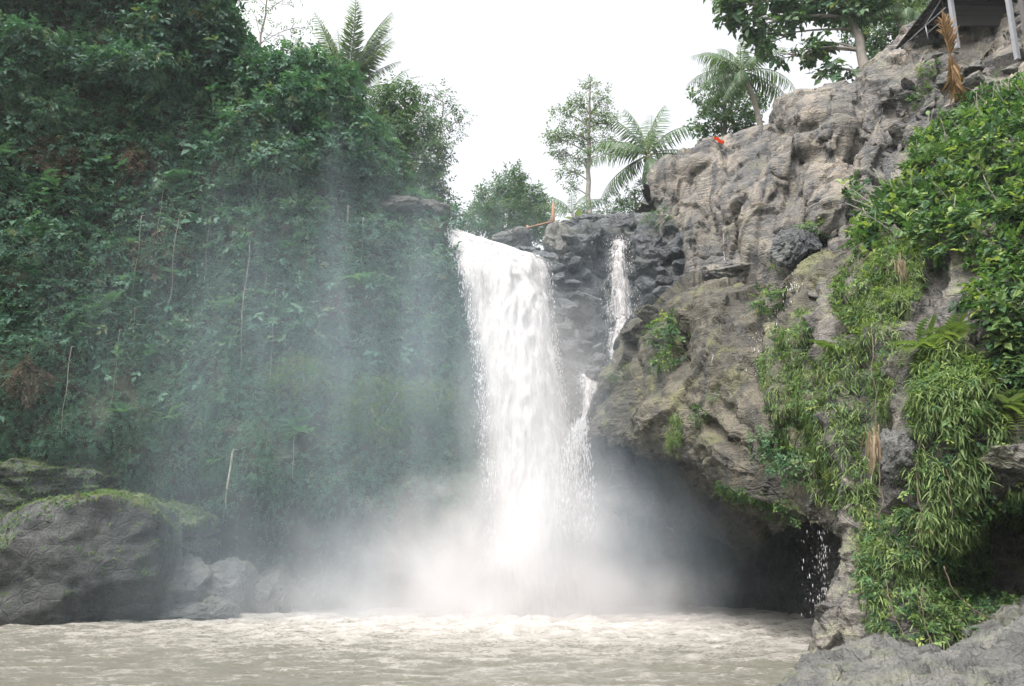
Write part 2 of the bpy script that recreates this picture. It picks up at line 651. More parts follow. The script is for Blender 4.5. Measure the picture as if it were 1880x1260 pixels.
def water_mat():
    t = NT('river_water')
    p = t.pos()
    sp = t.n('ShaderNodeSeparateXYZ')
    t.set(sp.inputs[0], p)
    x, y = sp.outputs[0], sp.outputs[1]
    # foam rides on the crests and thickens towards the plunge point
    dx = t.math('DIVIDE', t.math('SUBTRACT', x, 1.0), 13.0)
    dy = t.math('DIVIDE', t.math('SUBTRACT', y, 34.5), 11.0)
    r = t.math('SQRT', t.math('ADD', t.math('MULTIPLY', dx, dx), t.math('MULTIPLY', dy, dy)))
    near = t.map(r, 0.25, 1.5, 1.0, 0.0)
    f1 = t.noise(t.scaled(p, (0.9, 1.4, 1.0)), 1.1, 8, 0.72, 0.8)
    f2 = t.noise(t.scaled(p, (1.2, 2.0, 1.0), loc=(3, 1, 0)), 4.0, 7, 0.75, 1.0)
    a = t.n('ShaderNodeAttribute', attribute_name='crest')
    k = t.math('MULTIPLY_ADD', f1, 0.55, t.math('MULTIPLY', f2, 0.6))
    k = t.math('MULTIPLY_ADD', a.outputs['Fac'], 0.22, k)
    k = t.math('MULTIPLY_ADD', near, 0.24, k)
    foam = t.map(k, 0.72, 1.06)
    mud = t.mix(t.noise(p, 0.3, 3), (0.10, 0.099, 0.073), (0.132, 0.126, 0.098))
    c = t.mix(foam, mud, (0.46, 0.43, 0.405))
    nb = t.bump(t.math('MULTIPLY_ADD', f2, 0.8, t.noise(t.scaled(p, (1, 1.7, 1)), 5, 5, 0.6)), 0.8, 0.16)
    return t.surf(t.bsdf(c, t.map(foam, 0, 1, 0.12, 0.75), nb, 0.5))


M['water'] = water_mat()


def fall_mat(name, lo, hi, sx=3.0, sz=0.35, edge=True, fade=0.0):
    """falling white water: streaks of foam with clear gaps; the attribute rnd carries how thick the sheet is"""
    t = NT(name)
    p = t.pos()
    a = t.n('ShaderNodeAttribute', attribute_name='rnd').outputs['Fac']
    n1 = t.noise(t.scaled(p, (sx, sx, sz)), 1.0, 7, 0.68, 0.4)
    n2 = t.noise(t.scaled(p, (sx * 2.5, sx * 2.5, sz * 3.5)), 1.0, 6, 0.7, 0.6)
    k = t.math('MULTIPLY_ADD', n1, 0.6, t.math('MULTIPLY', n2, 0.4))
    k = t.math('ADD', k, t.math('MULTIPLY', t.math('SUBTRACT', a, 0.5), 1.0))
    al = t.map(k, lo, hi)
    d = t.n('ShaderNodeBsdfDiffuse')
    d.inputs[0].default_value = (0.62, 0.60, 0.595, 1)
    nb = t.bump(t.math('MULTIPLY_ADD', n2, 0.7, n1), 0.18, 0.2)
    t.set(d.inputs['Normal'], nb)
    tr = t.n('ShaderNodeBsdfTranslucent')
    tr.inputs[0].default_value = (0.62, 0.60, 0.595, 1)
    body = t.mixsh(0.45, d.outputs[0], tr.outputs[0])
    cl = t.n('ShaderNodeBsdfTransparent')
    return t.surf(t.mixsh(al, cl.outputs[0], body))


M['fall_core'] = fall_mat('waterfall_core', 0.06, 0.44)
M['fall_veil'] = fall_mat('waterfall_veil', 0.44, 0.70, 3.5, 0.5)
M['fall_thin'] = fall_mat('thin_cascade', 0.46, 0.66, 6.0, 0.5)
M['trickle'] = fall_mat('water_trickle', 0.40, 0.62, 9.0, 0.8)


def drop_mat():
    t = NT('spray_drop')
    d = t.n('ShaderNodeBsdfDiffuse')
    d.inputs[0].default_value = (0.85, 0.85, 0.86, 1)
    tr = t.n('ShaderNodeBsdfTranslucent')
    tr.inputs[0].default_value = (0.85, 0.85, 0.86, 1)
    return t.surf(t.mixsh(0.5, d.outputs[0], tr.outputs[0]))


M['drop'] = drop_mat()

# ------------------------------------------------------------------ leaf templates
def t_leaf(w=0.5, fold=0.12):
    V = [(0, 0, 0), (-w / 2, 0.45, fold), (0, 1, 0), (w / 2, 0.45, fold)]
    return np.array(V, float), np.array([(0, 2, 1), (0, 3, 2)])


def rotz(V, a):
    c, s = math.cos(a), math.sin(a)
    return V @ np.array([[c, s, 0], [-s, c, 0], [0, 0, 1]])


def rotx(V, a):
    c, s = math.cos(a), math.sin(a)
    return V @ np.array([[1, 0, 0], [0, c, s], [0, -s, c]])


def t_sprig(n=6, lw=0.55, ls=0.42, seed=0):
    """leaves set along a short bending stem, unit length in +Y, lying towards +Z"""
    r = random.Random(seed)
    Vs, Fs, k = [], [], 0
    for i in range(n):
        t = (i + 0.6) / n
        V, F = t_leaf(lw)
        V = V * ls * r.uniform(0.75, 1.2)
        V = rotx(V, R(r.uniform(-35, 25)))
        V = rotz(V, R((1 if i % 2 else -1) * r.uniform(25, 80)) if i < n - 1 else 0)
        V = V + np.array([0, t * 0.75, 0.10 * math.sin(t * 3) + r.uniform(-.04, .08)])
        Vs.append(V); Fs.append(F + k); k += 4
    return np.concatenate(Vs), np.concatenate(Fs)


def t_blade(seg=4, w=0.06, curl=0.9):
    t = np.linspace(0, 1, seg + 1)
    a = curl * t * 1.3
    y = np.cumsum(np.concatenate([[0], np.cos(a[1:])])) / seg
    z = -np.cumsum(np.concatenate([[0], np.sin(a[1:])])) / seg
    ww = w * np.sin(np.clip(t * 0.93 + 0.07, 0, 1) * math.pi) ** 0.6
    ww[-1] = 0.004
    V = np.concatenate([np.stack([-ww / 2, y, z + ww * 0.2], -1), np.stack([ww / 2, y, z + ww * 0.2], -1)])
    m = seg + 1
    F = np.array([(i, i + m, i + m + 1, i + 1) for i in range(seg)])
    return V, F


def t_fern(n=10, droop=0.8):
    Vs, Fs, k = [], [], 0
    for i in range(n):
        t = (i + 0.5) / n
        L = 0.34 * math.sin(math.pi * (0.12 + 0.88 * t)) ** 0.8 + 0.03
        a = droop * t * 1.2
        pos = np.array([0, t * math.cos(a * 0.5), -t * math.sin(a * 0.5)])
        for sgn in (-1, 1):
            V, F = t_leaf(0.28, 0.03)
            V = rotz(V * L, R(-sgn * 62))
            Vs.append(V + pos); Fs.append(F + k); k += 4
    return np.concatenate(Vs), np.concatenate(Fs)


def norm(A):
    return A / (np.linalg.norm(A, axis=-1, keepdims=True) + 1e-9)


def place(mb, tpl, P, Y, Z, S, rnd=None):
    """put a copy of a template at each point: +Y along growth, +Z towards the face normal"""
    V, F = tpl
    n = len(P)
    if n == 0: return
    Y = norm(Y)
    X = norm(np.cross(Y, Z))
    Zc = np.cross(X, Y)
    S = np.broadcast_to(np.asarray(S, float), (n,))
    out = P[:, None] + S[:, None, None] * (V[None, :, 0:1] * X[:, None] + V[None, :, 1:2] * Y[:, None] + V[None, :, 2:3] * Zc[:, None])
    FF = (F[None] + (np.arange(n) * len(V))[:, None, None]).reshape(-1, F.shape[1])
    if rnd is None: rnd = RNG.random(n)
    mb.add(out.reshape(-1, 3), FF, np.repeat(rnd, len(V)))


def rv(n):
    return norm(RNG.normal(size=(n, 3)))


SPRIGS = [t_sprig(6, 0.55, 0.42, i) for i in range(5)]
SPRIG_FINE = [t_sprig(7, 0.42, 0.32, 20 + i) for i in range(4)]
SPRIG_BIG = [t_sprig(4, 0.62, 0.6, 40 + i) for i in range(4)]
BLADES = [t_blade(4, 0.075, c) for c in (0.5, 0.9, 1.3)]
MOSS = [t_blade(2, 0.22, c) for c in (0.5, 0.9, 1.4)]


def sprigs(mb, P, N, size, hang=0.5, jit=0.6, tpls=SPRIGS, var=0.4):
    n = len(P)
    k = RNG.integers(0, len(tpls), n)
    Y = N * 0.45 + np.array([0, 0, -1.0]) * hang + rv(n) * jit
    Z = N + np.array([0, 0, 0.9]) + rv(n) * 0.5
    S = size * (1 + var * (RNG.random(n) * 2 - 1))
    r = RNG.random(n)
    for i, tp in enumerate(tpls):
        m = k == i
        place(mb, tp, P[m], Y[m], Z[m], S[m], r[m])


def blob(mb, c, rad, n, size, hang=0.3, tpls=SPRIGS, shell=0.55):
    """a clump of foliage round c"""
    d = rv(n)
    rr = (shell + (1 - shell) * RNG.random((n, 1)) ** 0.7)
    q = d * rr
    q = q * (1 + 0.28 * fbm(d * 1.7 + np.asarray(c), 3, 5)[:, None])
    P = np.asarray(c) + q * np.asarray(rad)
    sprigs(mb, P, d, size, hang, 0.7, tpls)


def limb(mb, a, b, r0, r1, sag=0.15, n=7, rnd=0.5):
    a, b = np.asarray(a, float), np.asarray(b, float)
    m = (a + b) / 2 + np.array([random.uniform(-.1, .1), random.uniform(-.1, .1), sag]) * np.linalg.norm(b - a)
    add_tube(mb, bez(a, m, b, n), np.linspace(r0, r1, n), 6, rnd)


def make_tree(name, label, base, top, clumps, r0, lmat, bmat, size, dens, hang=0.3, tpls=SPRIGS, group=None, shell=0.45, lean=0.0, cat='tree'):
    """base/top: world points of the trunk; clumps: (centre, radii) in world metres"""
    base, top = np.asarray(base, float), np.asarray(top, float)
    root = empty(name, base, label=label, cat=cat, group=group)
    tb = MB()
    n = 12
    ctrl = (base + top) / 2 + np.array([lean, 0, 0])
    sp = bez(base - np.array([0, 0, 0.4]), ctrl, top, n)
    sp[1:-1] += 0.04 * RNG.normal(size=(n - 2, 3)) * np.linalg.norm(top - base) / 6
    add_tube(tb, sp, np.linspace(r0, r0 * 0.3, n), 8)
    cb = MB()
    for c, rad in clumps:
        c = np.asarray(c, float)
        k = int(np.clip(np.argmin(np.linalg.norm(sp - (c - np.array([0, 0, 0.6 * rad[2] + 0.4])), axis=1)), 2, n - 1))
        limb(tb, sp[k], c, r0 * 0.24, 0.02)
        for q in range(3):
            e = c + rv(1)[0] * np.asarray(rad) * 0.8
            limb(tb, c + (sp[k] - c) * 0.25, e, r0 * 0.14, 0.012, 0.05, 5)
        vol = rad[0] * rad[1] * rad[2]
        blob(cb, c, rad, max(14, int(dens * (vol ** (2 / 3)) * 110)), size * 1.35, hang, tpls, shell)
    child(tb.obj('trunk', bmat), root)
    child(cb.obj('crown', lmat, False), root)
    return root


def C(px, py, d, rx, ry=None, dz=None):
    """a foliage clump given where it stands and its size in photo pixels"""
    s = d / FPX * 1.05
    rx_, rz_ = rx * s, (ry or rx) * s
    return (W(px, py, d), (rx_, dz if dz else (rx_ + rz_) / 2, rz_))


# ================================================================== THE SETTING
def rowsW(rows):
    return [[W(*p) for p in r] for r in rows]


def plate(name, x0, x1, y0, y1, z, mat, n=40, amp=0.6, **kw):
    X, Y = np.meshgrid(np.linspace(x0, x1, n), np.linspace(y0, y1, n))
    P = np.stack([X, Y, np.zeros_like(X)], -1)
    P[..., 2] = z + amp * fbm(P * 0.05, 3, 3)
    return mobj(name, P.reshape(-1, 3), grid_faces(n, n), mat, **kw)


plate('riverbed', -165, 165, -165, 185, -3.0, M['soil'], 60, 0.5, kind='structure')

# --- left cliff: a tall wall under creepers, bulging low down and undercut above the pool
LX = [-420, -250, -80, 60, 200, 340, 470, 590, 680, 745, 785, 806]
crest_y = [-330, -300, -250, -200, -130, -40, 125, 150, 262, 365, 405, 424]
crest_d = [34, 35, 36, 36.5, 37, 37.5, 37.5, 37.5, 38, 38, 38, 38]
fr = [0.0, 0.14, 0.30, 0.46, 0.58, 0.67, 0.735, 0.80, 0.90, 1.0]
lrows = []
for k, f in enumerate(fr):
    row = []
    for j, x in enumerate(LX):
        y = crest_y[j] + (1165 - crest_y[j]) * f
        d = crest_d[j]
        prof = [0, -0.9, -1.6, -2.0, -2.6, -3.2, -3.1, -1.4, 0.6, 0.6][k]
        w = sstep(300, 560, x) * (1 - 0.25 * sstep(760, 850, x))
        prof = prof * (0.55 + 0.45 * w)
        xx = x + [0, 14, 30, 44, 52, 56, 54, 50, 60, 74][k] * sstep(640, 806, x)
        row.append(W(xx, y, d + prof))
    # turn the corner behind the falls
    e = row[-1]
    row += [e + np.array([0.35, 0.9, 0]), e + np.array([0.5, 3.5, 0])]
    lrows.append(row)
lrows = [[p + np.array([0, 14, 1.5]) for p in lrows[0]], [p + np.array([0, 4, 0.6]) for p in lrows[0]]] + lrows
lrows[-1] = [np.array([p[0], p[1], -2.2]) for p in lrows[-1]]
left = Patch(lrows, 230, 220)
P0 = left.G
lumps = fbm(P0 * 0.42, 3, 1) * 0.9 + (0.5 - np.abs(perlin(P0 * 0.75, 7))) * 0.7 + fbm(P0 * 1.6, 3, 9) * 0.28
left.push(lumps)
lo = left.obj('cliff_left', M['soil'], kind='structure')

# --- rock wall behind the falls and the dark stepped rocks beside them
crows = rowsW([
    [(800, 440, 40), (860, 440, 39.5), (930, 478, 39.2), (1000, 470, 38.8), (1030, 425, 39), (1080, 405, 39.3), (1140, 402, 39.3), (1200, 400, 38.8), (1260, 400, 38)],
    [(800, 520, 39.8), (860, 520, 39.3), (930, 520, 39), (1005, 520, 38.2), (1040, 500, 38.2), (1090, 490, 38.6), (1140, 490, 38.8), (1200, 490, 37.8), (1260, 490, 36.8)],
    [(800, 600, 39.6), (860, 600, 39.2), (930, 600, 38.9), (1010, 600, 37.6), (1045, 580, 37.4), (1090, 575, 37.9), (1140, 570, 38.2), (1200, 560, 37.0), (1260, 550, 36)],
    [(800, 700, 39.4), (860, 700, 39.2), (930, 700, 38.8), (1020, 690, 37.2), (1060, 680, 36.8), (1100, 660, 37.2), (1140, 650, 37.4), (1200, 650, 37), (1260, 650, 36.5)],
    [(800, 800, 39.4), (860, 800, 39.2), (930, 800, 38.8), (1030, 790, 37.2), (1065, 770, 36.4), (1105, 740, 36.2), (1140, 740, 37), (1200, 740, 37.5), (1260, 740, 38)],
    [(800, 920, 39.4), (860, 920, 39.2), (930, 920, 39), (1040, 900, 38), (1075, 880, 37.5), (1110, 870, 38), (1140, 870, 39), (1200, 870, 39.5), (1260, 870, 40)],
    [(800, 1050, 39.4), (860, 1050, 39.4), (930, 1050, 39.4), (1040, 1050, 39.2), (1075, 1050, 39.2), (1110, 1050, 39.6), (1140, 1050, 40), (1200, 1050, 40.5), (1260, 1050, 41)],
])
crows = [[p + np.array([0, 7, 0.3]) for p in crows[0]]] + crows + [[np.array([p[0], p[1], -2.2]) for p in crows[-1]]]
fallwall = Patch(crows, 150, 120)
w1, w2, wid = worley(fallwall.G * np.array([1.0, 1.0, 1.5]) + 0.35 * fbm(fallwall.G * 1.1, 2, 3)[..., None], 3)
fallwall.push(0.5 * (wid - 0.5) + 0.4 * facet(fallwall.G * np.array([1.0, 1.0, 1.4]), 5) + 0.15 * fbm(fallwall.G * 2.2, 4, 5))
fw = fallwall.obj('rock_face', M['wet'], kind='structure')

# --- upper sandstone cliff on the right
B0 = [(1190, 330, 39.5), (1232, 293, 38.5), (1300, 264, 37.8), (1365, 247, 37), (1424, 234, 36), (1446, 186, 34.4), (1500, 170, 33.6), (1565, 148, 33.4), (1612, 108, 33.4), (1662, 58, 33.4), (1735, 0, 33), (1830, -70, 32.4), (1980, -150, 31)]
B1 = [(1200, 375, 38.8), (1240, 345, 37.6), (1302, 322, 36.6), (1362, 312, 35.4), (1415, 300, 34.4), (1452, 245, 32.6), (1505, 232, 32.4), (1570, 215, 32.2), (1622, 180, 32), (1675, 130, 31.8), (1748, 80, 31), (1840, 20, 30), (1985, -60, 28.5)]
B2 = [(1207, 425, 38), (1246, 400, 37), (1304, 385, 35.8), (1360, 375, 34.4), (1412, 360, 33.4), (1458, 320, 32.4), (1510, 305, 31.8), (1578, 290, 31.4), (1632, 250, 31), (1688, 210, 30.4), (1760, 150, 29.4), (1850, 90, 28.4), (1990, 20, 27)]
B3 = [(1212, 475, 37.6), (1250, 455, 36.7), (1306, 445, 35.4), (1362, 440, 34), (1414, 430, 32.8), (1462, 390, 31.8), (1515, 370, 31), (1582, 350, 30.6), (1640, 310, 30), (1698, 270, 29.2), (1770, 220, 28.2), (1860, 160, 27.2), (1995, 100, 26)]
B4 = [(1215, 530, 37.4), (1252, 525, 36.4), (1308, 520, 35), (1364, 518, 33.6), (1418, 510, 32.4), (1470, 470, 31.2), (1522, 440, 30.6), (1588, 410, 30), (1648, 370, 29.2), (1706, 330, 28.4), (1780, 290, 27.4), (1870, 230, 26.4), (2000, 170, 25)]
B5 = [(1220, 600, 37.4), (1255, 600, 36.4), (1310, 600, 35), (1368, 600, 33.6), (1425, 590, 32.4), (1480, 560, 31.2), (1530, 530, 30.6), (1595, 500, 30), (1655, 460, 29.2), (1712, 420, 28.6), (1786, 380, 27.8), (1876, 330, 27), (2005, 280, 26)]
brows = rowsW([B0, B1, B2, B3, B4, B5])
brows = [r + [r[-1] + np.array([7.0, -1.5, 1.5])] for r in brows]
brows = [[p + np.array([0.5, 16, 1.2]) for p in brows[0]], [p + np.array([0.2, 4, 0.5]) for p in brows[0]]] + brows
sand = Patch(brows, 210, 325)
sand.bumps([
    (1488, 205, 46, 30, 12, 0.35), (1470, 285, 26, 22, 0, -0.7), (1500, 262, 34, 16, -20, 0.55),
    (1572, 300, 13, 52, 6, -0.85), (1545, 345, 16, 44, 25, 0.35), (1610, 290, 22, 70, 4, 0.45), (1640, 220, 15, 70, 4, -0.5),
    (1540, 230, 30, 40, 20, 0.5), (1445, 340, 20, 46, 18, -0.65), (1420, 330, 14, 50, 18, 0.4), (1385, 420, 26, 70, 2, 0.45),
    (1320, 460, 34, 50, 0, -0.55), (1268, 450, 16, 60, 0, 0.35), (1290, 300, 70, 14, -14, 0.35), (1345, 275, 60, 10, -14, -0.3),
    (1530, 395, 40, 16, -25, 0.5), (1515, 440, 40, 16, -30, -0.8), (1640, 165, 26, 18, 0, 0.5), (1690, 165, 16, 20, 0, -0.5),
    (1700, 130, 30, 50, 15, 0.5), (1440, 470, 40, 26, 0, 0.4), (1750, 120, 20, 50, 0, 0.35), (1572, 310, 10, 44, 6, -0.9), (1480, 236, 44, 9, -8, -0.45), (1655, 230, 7, 60, 4, -0.4), (1410, 300, 7, 40, 24, -0.5), (1480, 420, 12, 50, 4, -0.7), (1240, 470, 8, 50, 0, -0.5), (1300, 400, 10, 40, 0, -0.4), (1350, 440, 7, 50, 0, -0.4)], 0.85)
G = sand.G
f1, f2, fi = worley(G * np.array([0.42, 0.42, 0.13]) + 0.35 * fbm(G * 0.5, 3, 6)[..., None], 8)
sand.push(0.12 * fbm(G * np.array([0.6, 0.6, 0.25]), 3, 21) + 0.42 * facet(G * np.array([0.46, 0.46, 0.18]), 5) - 0.16 * sstep(0.06, 0.0, f2 - f1) + 0.03 * ridged(G * np.array([1.1, 1.1, 0.45]) + 0.3 * fbm(G, 2, 2)[..., None], 4, 31))
px, py = project(sand.G)
lay = np.sin((sand.G[..., 2] * 1.0 + sand.G[..., 0] * 0.25) * 7 + 7 * fbm(sand.G * 0.5, 3, 8)) * 0.014
w1, w2, wid = worley(sand.G * 0.95 + 0.4 * fbm(sand.G * 0.8, 2, 14)[..., None], 12)
blocky = sstep(1600, 1720, px + py * 0.25)
sand.push(lay + 0.13 * facet(sand.G * np.array([1.1, 1.1, 0.55]), 15) + 0.035 * fbm(sand.G * 5, 3, 12) + blocky * 0.35 * facet(sand.G * 0.9, 25))
so = sand.obj('cliff_right', M['sand'], kind='structure')

# --- the big overhanging bulge in the middle distance, with the ceiling of the cave under it
D0 = [(1112, 700, 35.6), (1148, 612, 35), (1200, 572, 34), (1270, 519, 32.4), (1340, 520, 31), (1420, 530, 28.6), (1500, 492, 25.8), (1590, 440, 24)]
D1 = [(1100, 735, 35), (1150, 680, 33.4), (1210, 640, 31.8), (1280, 600, 30), (1350, 600, 28), (1430, 605, 25.8), (1500, 590, 23.8), (1590, 560, 22.6)]
D2 = [(1088, 770, 34.5), (1150, 745, 32.4), (1220, 730, 30), (1290, 715, 28), (1360, 720, 26), (1430, 730, 24.4), (1505, 730, 22.8), (1590, 720, 21.6)]
D3 = [(1081, 790, 34.3), (1152, 790, 32.2), (1222, 800, 29.7), (1290, 812, 27.3), (1355, 845, 25.2), (1430, 870, 23.6), (1510, 895, 22.2), (1590, 905, 21.2)]
D4 = [(1078, 803, 34.5), (1157, 815, 32.5), (1226, 838, 30), (1288, 858, 27.6), (1345, 902, 25.3), (1430, 938, 23.8), (1510, 968, 22.4), (1590, 1005, 21.4)]
drows = rowsW([D0, D1, D2, D3, D4])
drows = [[p + np.array([0.6, 4.5, 0.3]) for p in drows[0]]] + drows
drows += [[p + np.array([0.1, 1.2, 0.35]) for p in drows[-1]]]
drows += [[p + np.array([0.3, 5.0, 0.6]) for p in drows[-1]]]
drows += [[p + np.array([0.6, 12.0, -0.6]) for p in drows[-2]]]
bulge = Patch(drows, 230, 210)
bulge.bumps([(1250, 660, 22, 60, 5, -0.6), (1195, 640, 30, 40, 0, 0.4), (1300, 570, 60, 36, 0, 0.45), (1330, 830, 60, 34, 40, 0.35), (1310, 790, 60, 10, 42, -0.45), (1405, 740, 16, 110, -14, -0.9), (1200, 780, 26, 40, 0, 0.5),
             (1160, 760, 14, 50, 12, -0.35), (1440, 690, 16, 120, -14, 0.5), (1475, 760, 12, 130, -16, -0.6), (1515, 760, 16, 130, -14, 0.5), (1350, 660, 40, 40, 0, 0.25), (1365, 780, 60, 12, 48, -0.4)])
G = bulge.G
w1, w2, wid = worley(G * np.array([0.75, 0.75, 0.95]) + 0.5 * fbm(G * 0.9, 3, 4)[..., None], 9)
bulge.push(0.28 * fbm(G * 0.7, 4, 41) + 0.50 * facet(G * np.array([0.42, 0.42, 0.36]), 51) + 0.10 * (wid - 0.5))
w1, w2, wid = worley(bulge.G * 3.6, 19)
bulge.push(0.05 * (0.5 - w1) + 0.09 * facet(bulge.G * np.array([1.5, 1.5, 1.9]), 60) + 0.11 * fbm(bulge.G * 3.5, 5, 66))
bo = bulge.obj('rock_overhang', M['congl'], kind='structure')

# --- back wall of the cave
erows = rowsW([[(960, y, 41.5), (1040, y, 41), (1150, y, 41.5), (1260, y, 42), (1360, y, 40), (1460, y, 35.5), (1540, y, 30), (1600, y, 24.5), (1640, y, 21)] for y in (700, 800, 900, 1000, 1080, 1130)])
erows += [[np.array([p[0], p[1], -2.2]) for p in erows[-1]]]
cave = Patch(erows, 80, 130)
cave.push(0.6 * fbm(cave.G * 0.6, 4, 71) + 0.25 * ridged(cave.G * 1.2, 3, 75))
cave.obj('cave_wall', M['cave'], kind='structure')

# --- near buttress on the right with its own dark hollow
F0 = [(1490, 520, 26), (1560, 440, 26.5), (1625, 340, 27), (1700, 250, 27.5), (1785, 195, 27), (1900, 130, 26), (2080, 60, 25)]
F1 = [(1495, 610, 23.4), (1570, 540, 23.2), (1640, 455, 23), (1720, 395, 22.6), (1800, 350, 22), (1920, 300, 21), (2090, 250, 20)]
F2 = [(1508, 740, 22.4), (1580, 680, 21.7), (1650, 620, 20.8), (1722, 580, 20.2), (1802, 550, 19.6), (1920, 520, 19), (2090, 500, 18)]
F3 = [(1530, 870, 21.6), (1592, 835, 20.8), (1662, 790, 19.6), (1732, 760, 18.8), (1812, 740, 18.4), (1925, 720, 18), (2090, 700, 17)]
F4 = [(1558, 985, 21), (1595, 975, 19.9), (1662, 930, 19), (1732, 905, 18.4), (1800, 880, 18.3), (1925, 850, 18), (2090, 840, 17)]
F5 = [(1540, 1060, 21), (1588, 1060, 19.6), (1660, 1050, 18.9), (1725, 1040, 18.9), (1795, 990, 21), (1925, 940, 22.5), (2090, 920, 22)]
F6 = [(1516, 1130, 20.8), (1572, 1120, 19.5), (1650, 1110, 18.8), (1728, 1105, 18.7), (1805, 1090, 20.8), (1925, 1075, 22), (2090, 1050, 21.5)]
F7 = [(1490, 1195, 20.4), (1556, 1185, 19.3), (1650, 1175, 18.6), (1735, 1180, 18.3), (1815, 1150, 18.6), (1925, 1115, 18.6), (2090, 1095, 18)]
frows = rowsW([F0, F1, F2, F3, F4, F5, F6, F7])
frows = [[r[0] + np.array([2.7, 5, 0])] + r + [r[-1] + np.array([6.0, -2.0, 0])] for r in frows]
frows += [[np.array([p[0], p[1], -2.2]) for p in frows[-1]]]
butt = Patch(frows, 230, 216)
butt.bumps([(1650, 850, 34, 50, 0, 0.55), (1700, 540, 34, 60, 0, -0.6), (1760, 760, 50, 90, 8, 0.6), (1610, 880, 14, 90, 6, -0.5), (1600, 600, 60, 60, 0, 0.4), (1840, 620, 40, 70, 8, 0.4), (1790, 620, 24, 60, 0, -0.5), (1880, 850, 70, 26, -20, 0.6), (1830, 1040, 70, 60, 0, -1.2)])
G = butt.G
w1, w2, wid = worley(G * 1.15 + 0.4 * fbm(G, 2, 4)[..., None], 29)
butt.push(0.30 * fbm(G * 0.9, 4, 81) + 0.34 * facet(G * 0.9, 91) + 0.12 * facet(G * 2.4, 95))
butt.push(0.05 * fbm(butt.G * 5, 3, 61))
butt.obj('rock_buttress', M['butt'], kind='structure')

# --- water-worn shelf in the right foreground
G0 = [(1500, 1205, 20.6), (1590, 1178, 20.2), (1670, 1172, 20), (1750, 1180, 19.6), (1830, 1145, 19.4), (1960, 1105, 19), (2150, 1080, 18)]
G1 = [(1498, 1222, 19.3), (1590, 1200, 18.6), (1670, 1200, 18.2), (1750, 1205, 17.8), (1830, 1175, 17.4), (1960, 1135, 17), (2150, 1110, 16)]
G2 = [(1485, 1245, 17.9), (1590, 1230, 17), (1670, 1228, 16.6), (1750, 1225, 16.2), (1830, 1205, 15.8), (1960, 1170, 15.4), (2150, 1150, 14.6)]
G3 = [(1462, 1275, 16.2), (1590, 1265, 15.4), (1670, 1262, 15), (1750, 1255, 14.6), (1830, 1240, 14.2), (1960, 1215, 13.8), (2150, 1200, 13)]
G4 = [(1420, 1330, 13.8), (1580, 1320, 13), (1670, 1320, 12.8), (1750, 1315, 12.4), (1830, 1310, 12), (1960, 1300, 11.6), (2150, 1290, 11)]
G5 = [(1360, 1420, 10.8), (1570, 1440, 10), (1670, 1440, 10), (1750, 1440, 9.8), (1830, 1440, 9.4), (1960, 1430, 9), (2150, 1430, 9)]
grows = rowsW([G0, G1, G2, G3, G4, G5])
grows = [[r[0] + np.array([-0.5, 0.05, -0.8])] + r + [r[-1] + np.array([6.0, -1.0, 0.3])] for r in grows]
shelf = Patch(grows, 150, 196)
G = shelf.G
w1, w2, wid = worley(G * np.array([1.1, 1.1, 1.1]), 33)
pits = -0.34 * sstep(0.30, 0.05, w1) * (wid > 0.5)
shelf.push(0.28 * fbm(G * 0.8, 4, 101) + 0.32 * ridged(G * np.array([0.9, 1.6, 1]) + 0.4 * fbm(G * 0.7, 2, 3)[..., None], 4, 103) + 1.3 * pits + 0.07 * fbm(G * 4, 4, 105) + 0.20 * facet(G * np.array([0.7, 1.1, 1]), 107) + 0.07 * facet(G * 2.4, 109))
shelf.obj('rock_shelf', M['shelf'], kind='structure')

# --- plateau above the falls
def plateau():
    X, Y = np.meshgrid(np.linspace(-70, 80, 60), np.linspace(43, 160, 50))
    Z = 16.6 + (Y - 43) * 0.10 + 0.10 * np.maximum(0, np.abs(X) - 6) * (1 - 0.3)
    P = np.stack([X, Y, Z], -1)
    P[..., 2] += 0.7 * fbm(P * 0.15, 3, 44)
    mobj('plateau', P.reshape(-1, 3), grid_faces(50, 60), M['soil'], kind='structure')


plateau()

# --- the pool: choppy, silty water
def pool():
    nx, ny = 420, 420
    u = np.linspace(-1, 1, nx)
    xs = 70 * np.sign(u) * (0.28 * np.abs(u) + 0.72 * np.abs(u) ** 3)
    v = np.linspace(0, 1, ny)
    ys = 2 + 41 * v ** 0.9
    X, Y = np.meshgrid(xs, ys)
    P = np.stack([X, Y, np.zeros_like(X)], -1)
    r = np.hypot((X - 0.6) / 11, (Y - 35) / 9)
    amp = 0.11 + 0.40 * np.exp(-(r / 1.2) ** 2)
    q = P.copy()
    q[..., 0] += 0.5 * fbm(P * 0.5, 2, 5)
    q[..., 1] += 0.5 * fbm(P * 0.5 + 9, 2, 6)
    h = 0.8 * ridged(q * np.array([0.42, 0.85, 1]), 4, 3) + 0.7 * fbm(q * np.array([1.0, 1.9, 1]), 4, 13)
    h2 = ridged(q * np.array([1.8, 3.4, 1]), 3, 23) * 0.25
    hh = (h + h2)
    P[..., 2] = amp * hh * 0.8
    me = mesh_data('river_water', P.reshape(-1, 3), grid_faces(ny, nx), M['water'])
    a = me.attributes.new('crest', 'FLOAT', 'POINT')
    a.data.foreach_set('value', np.clip(hh, -1, 1).ravel().astype(np.float32))
    put(bpy.data.objects.new('river_water', me), kind='structure')


pool()


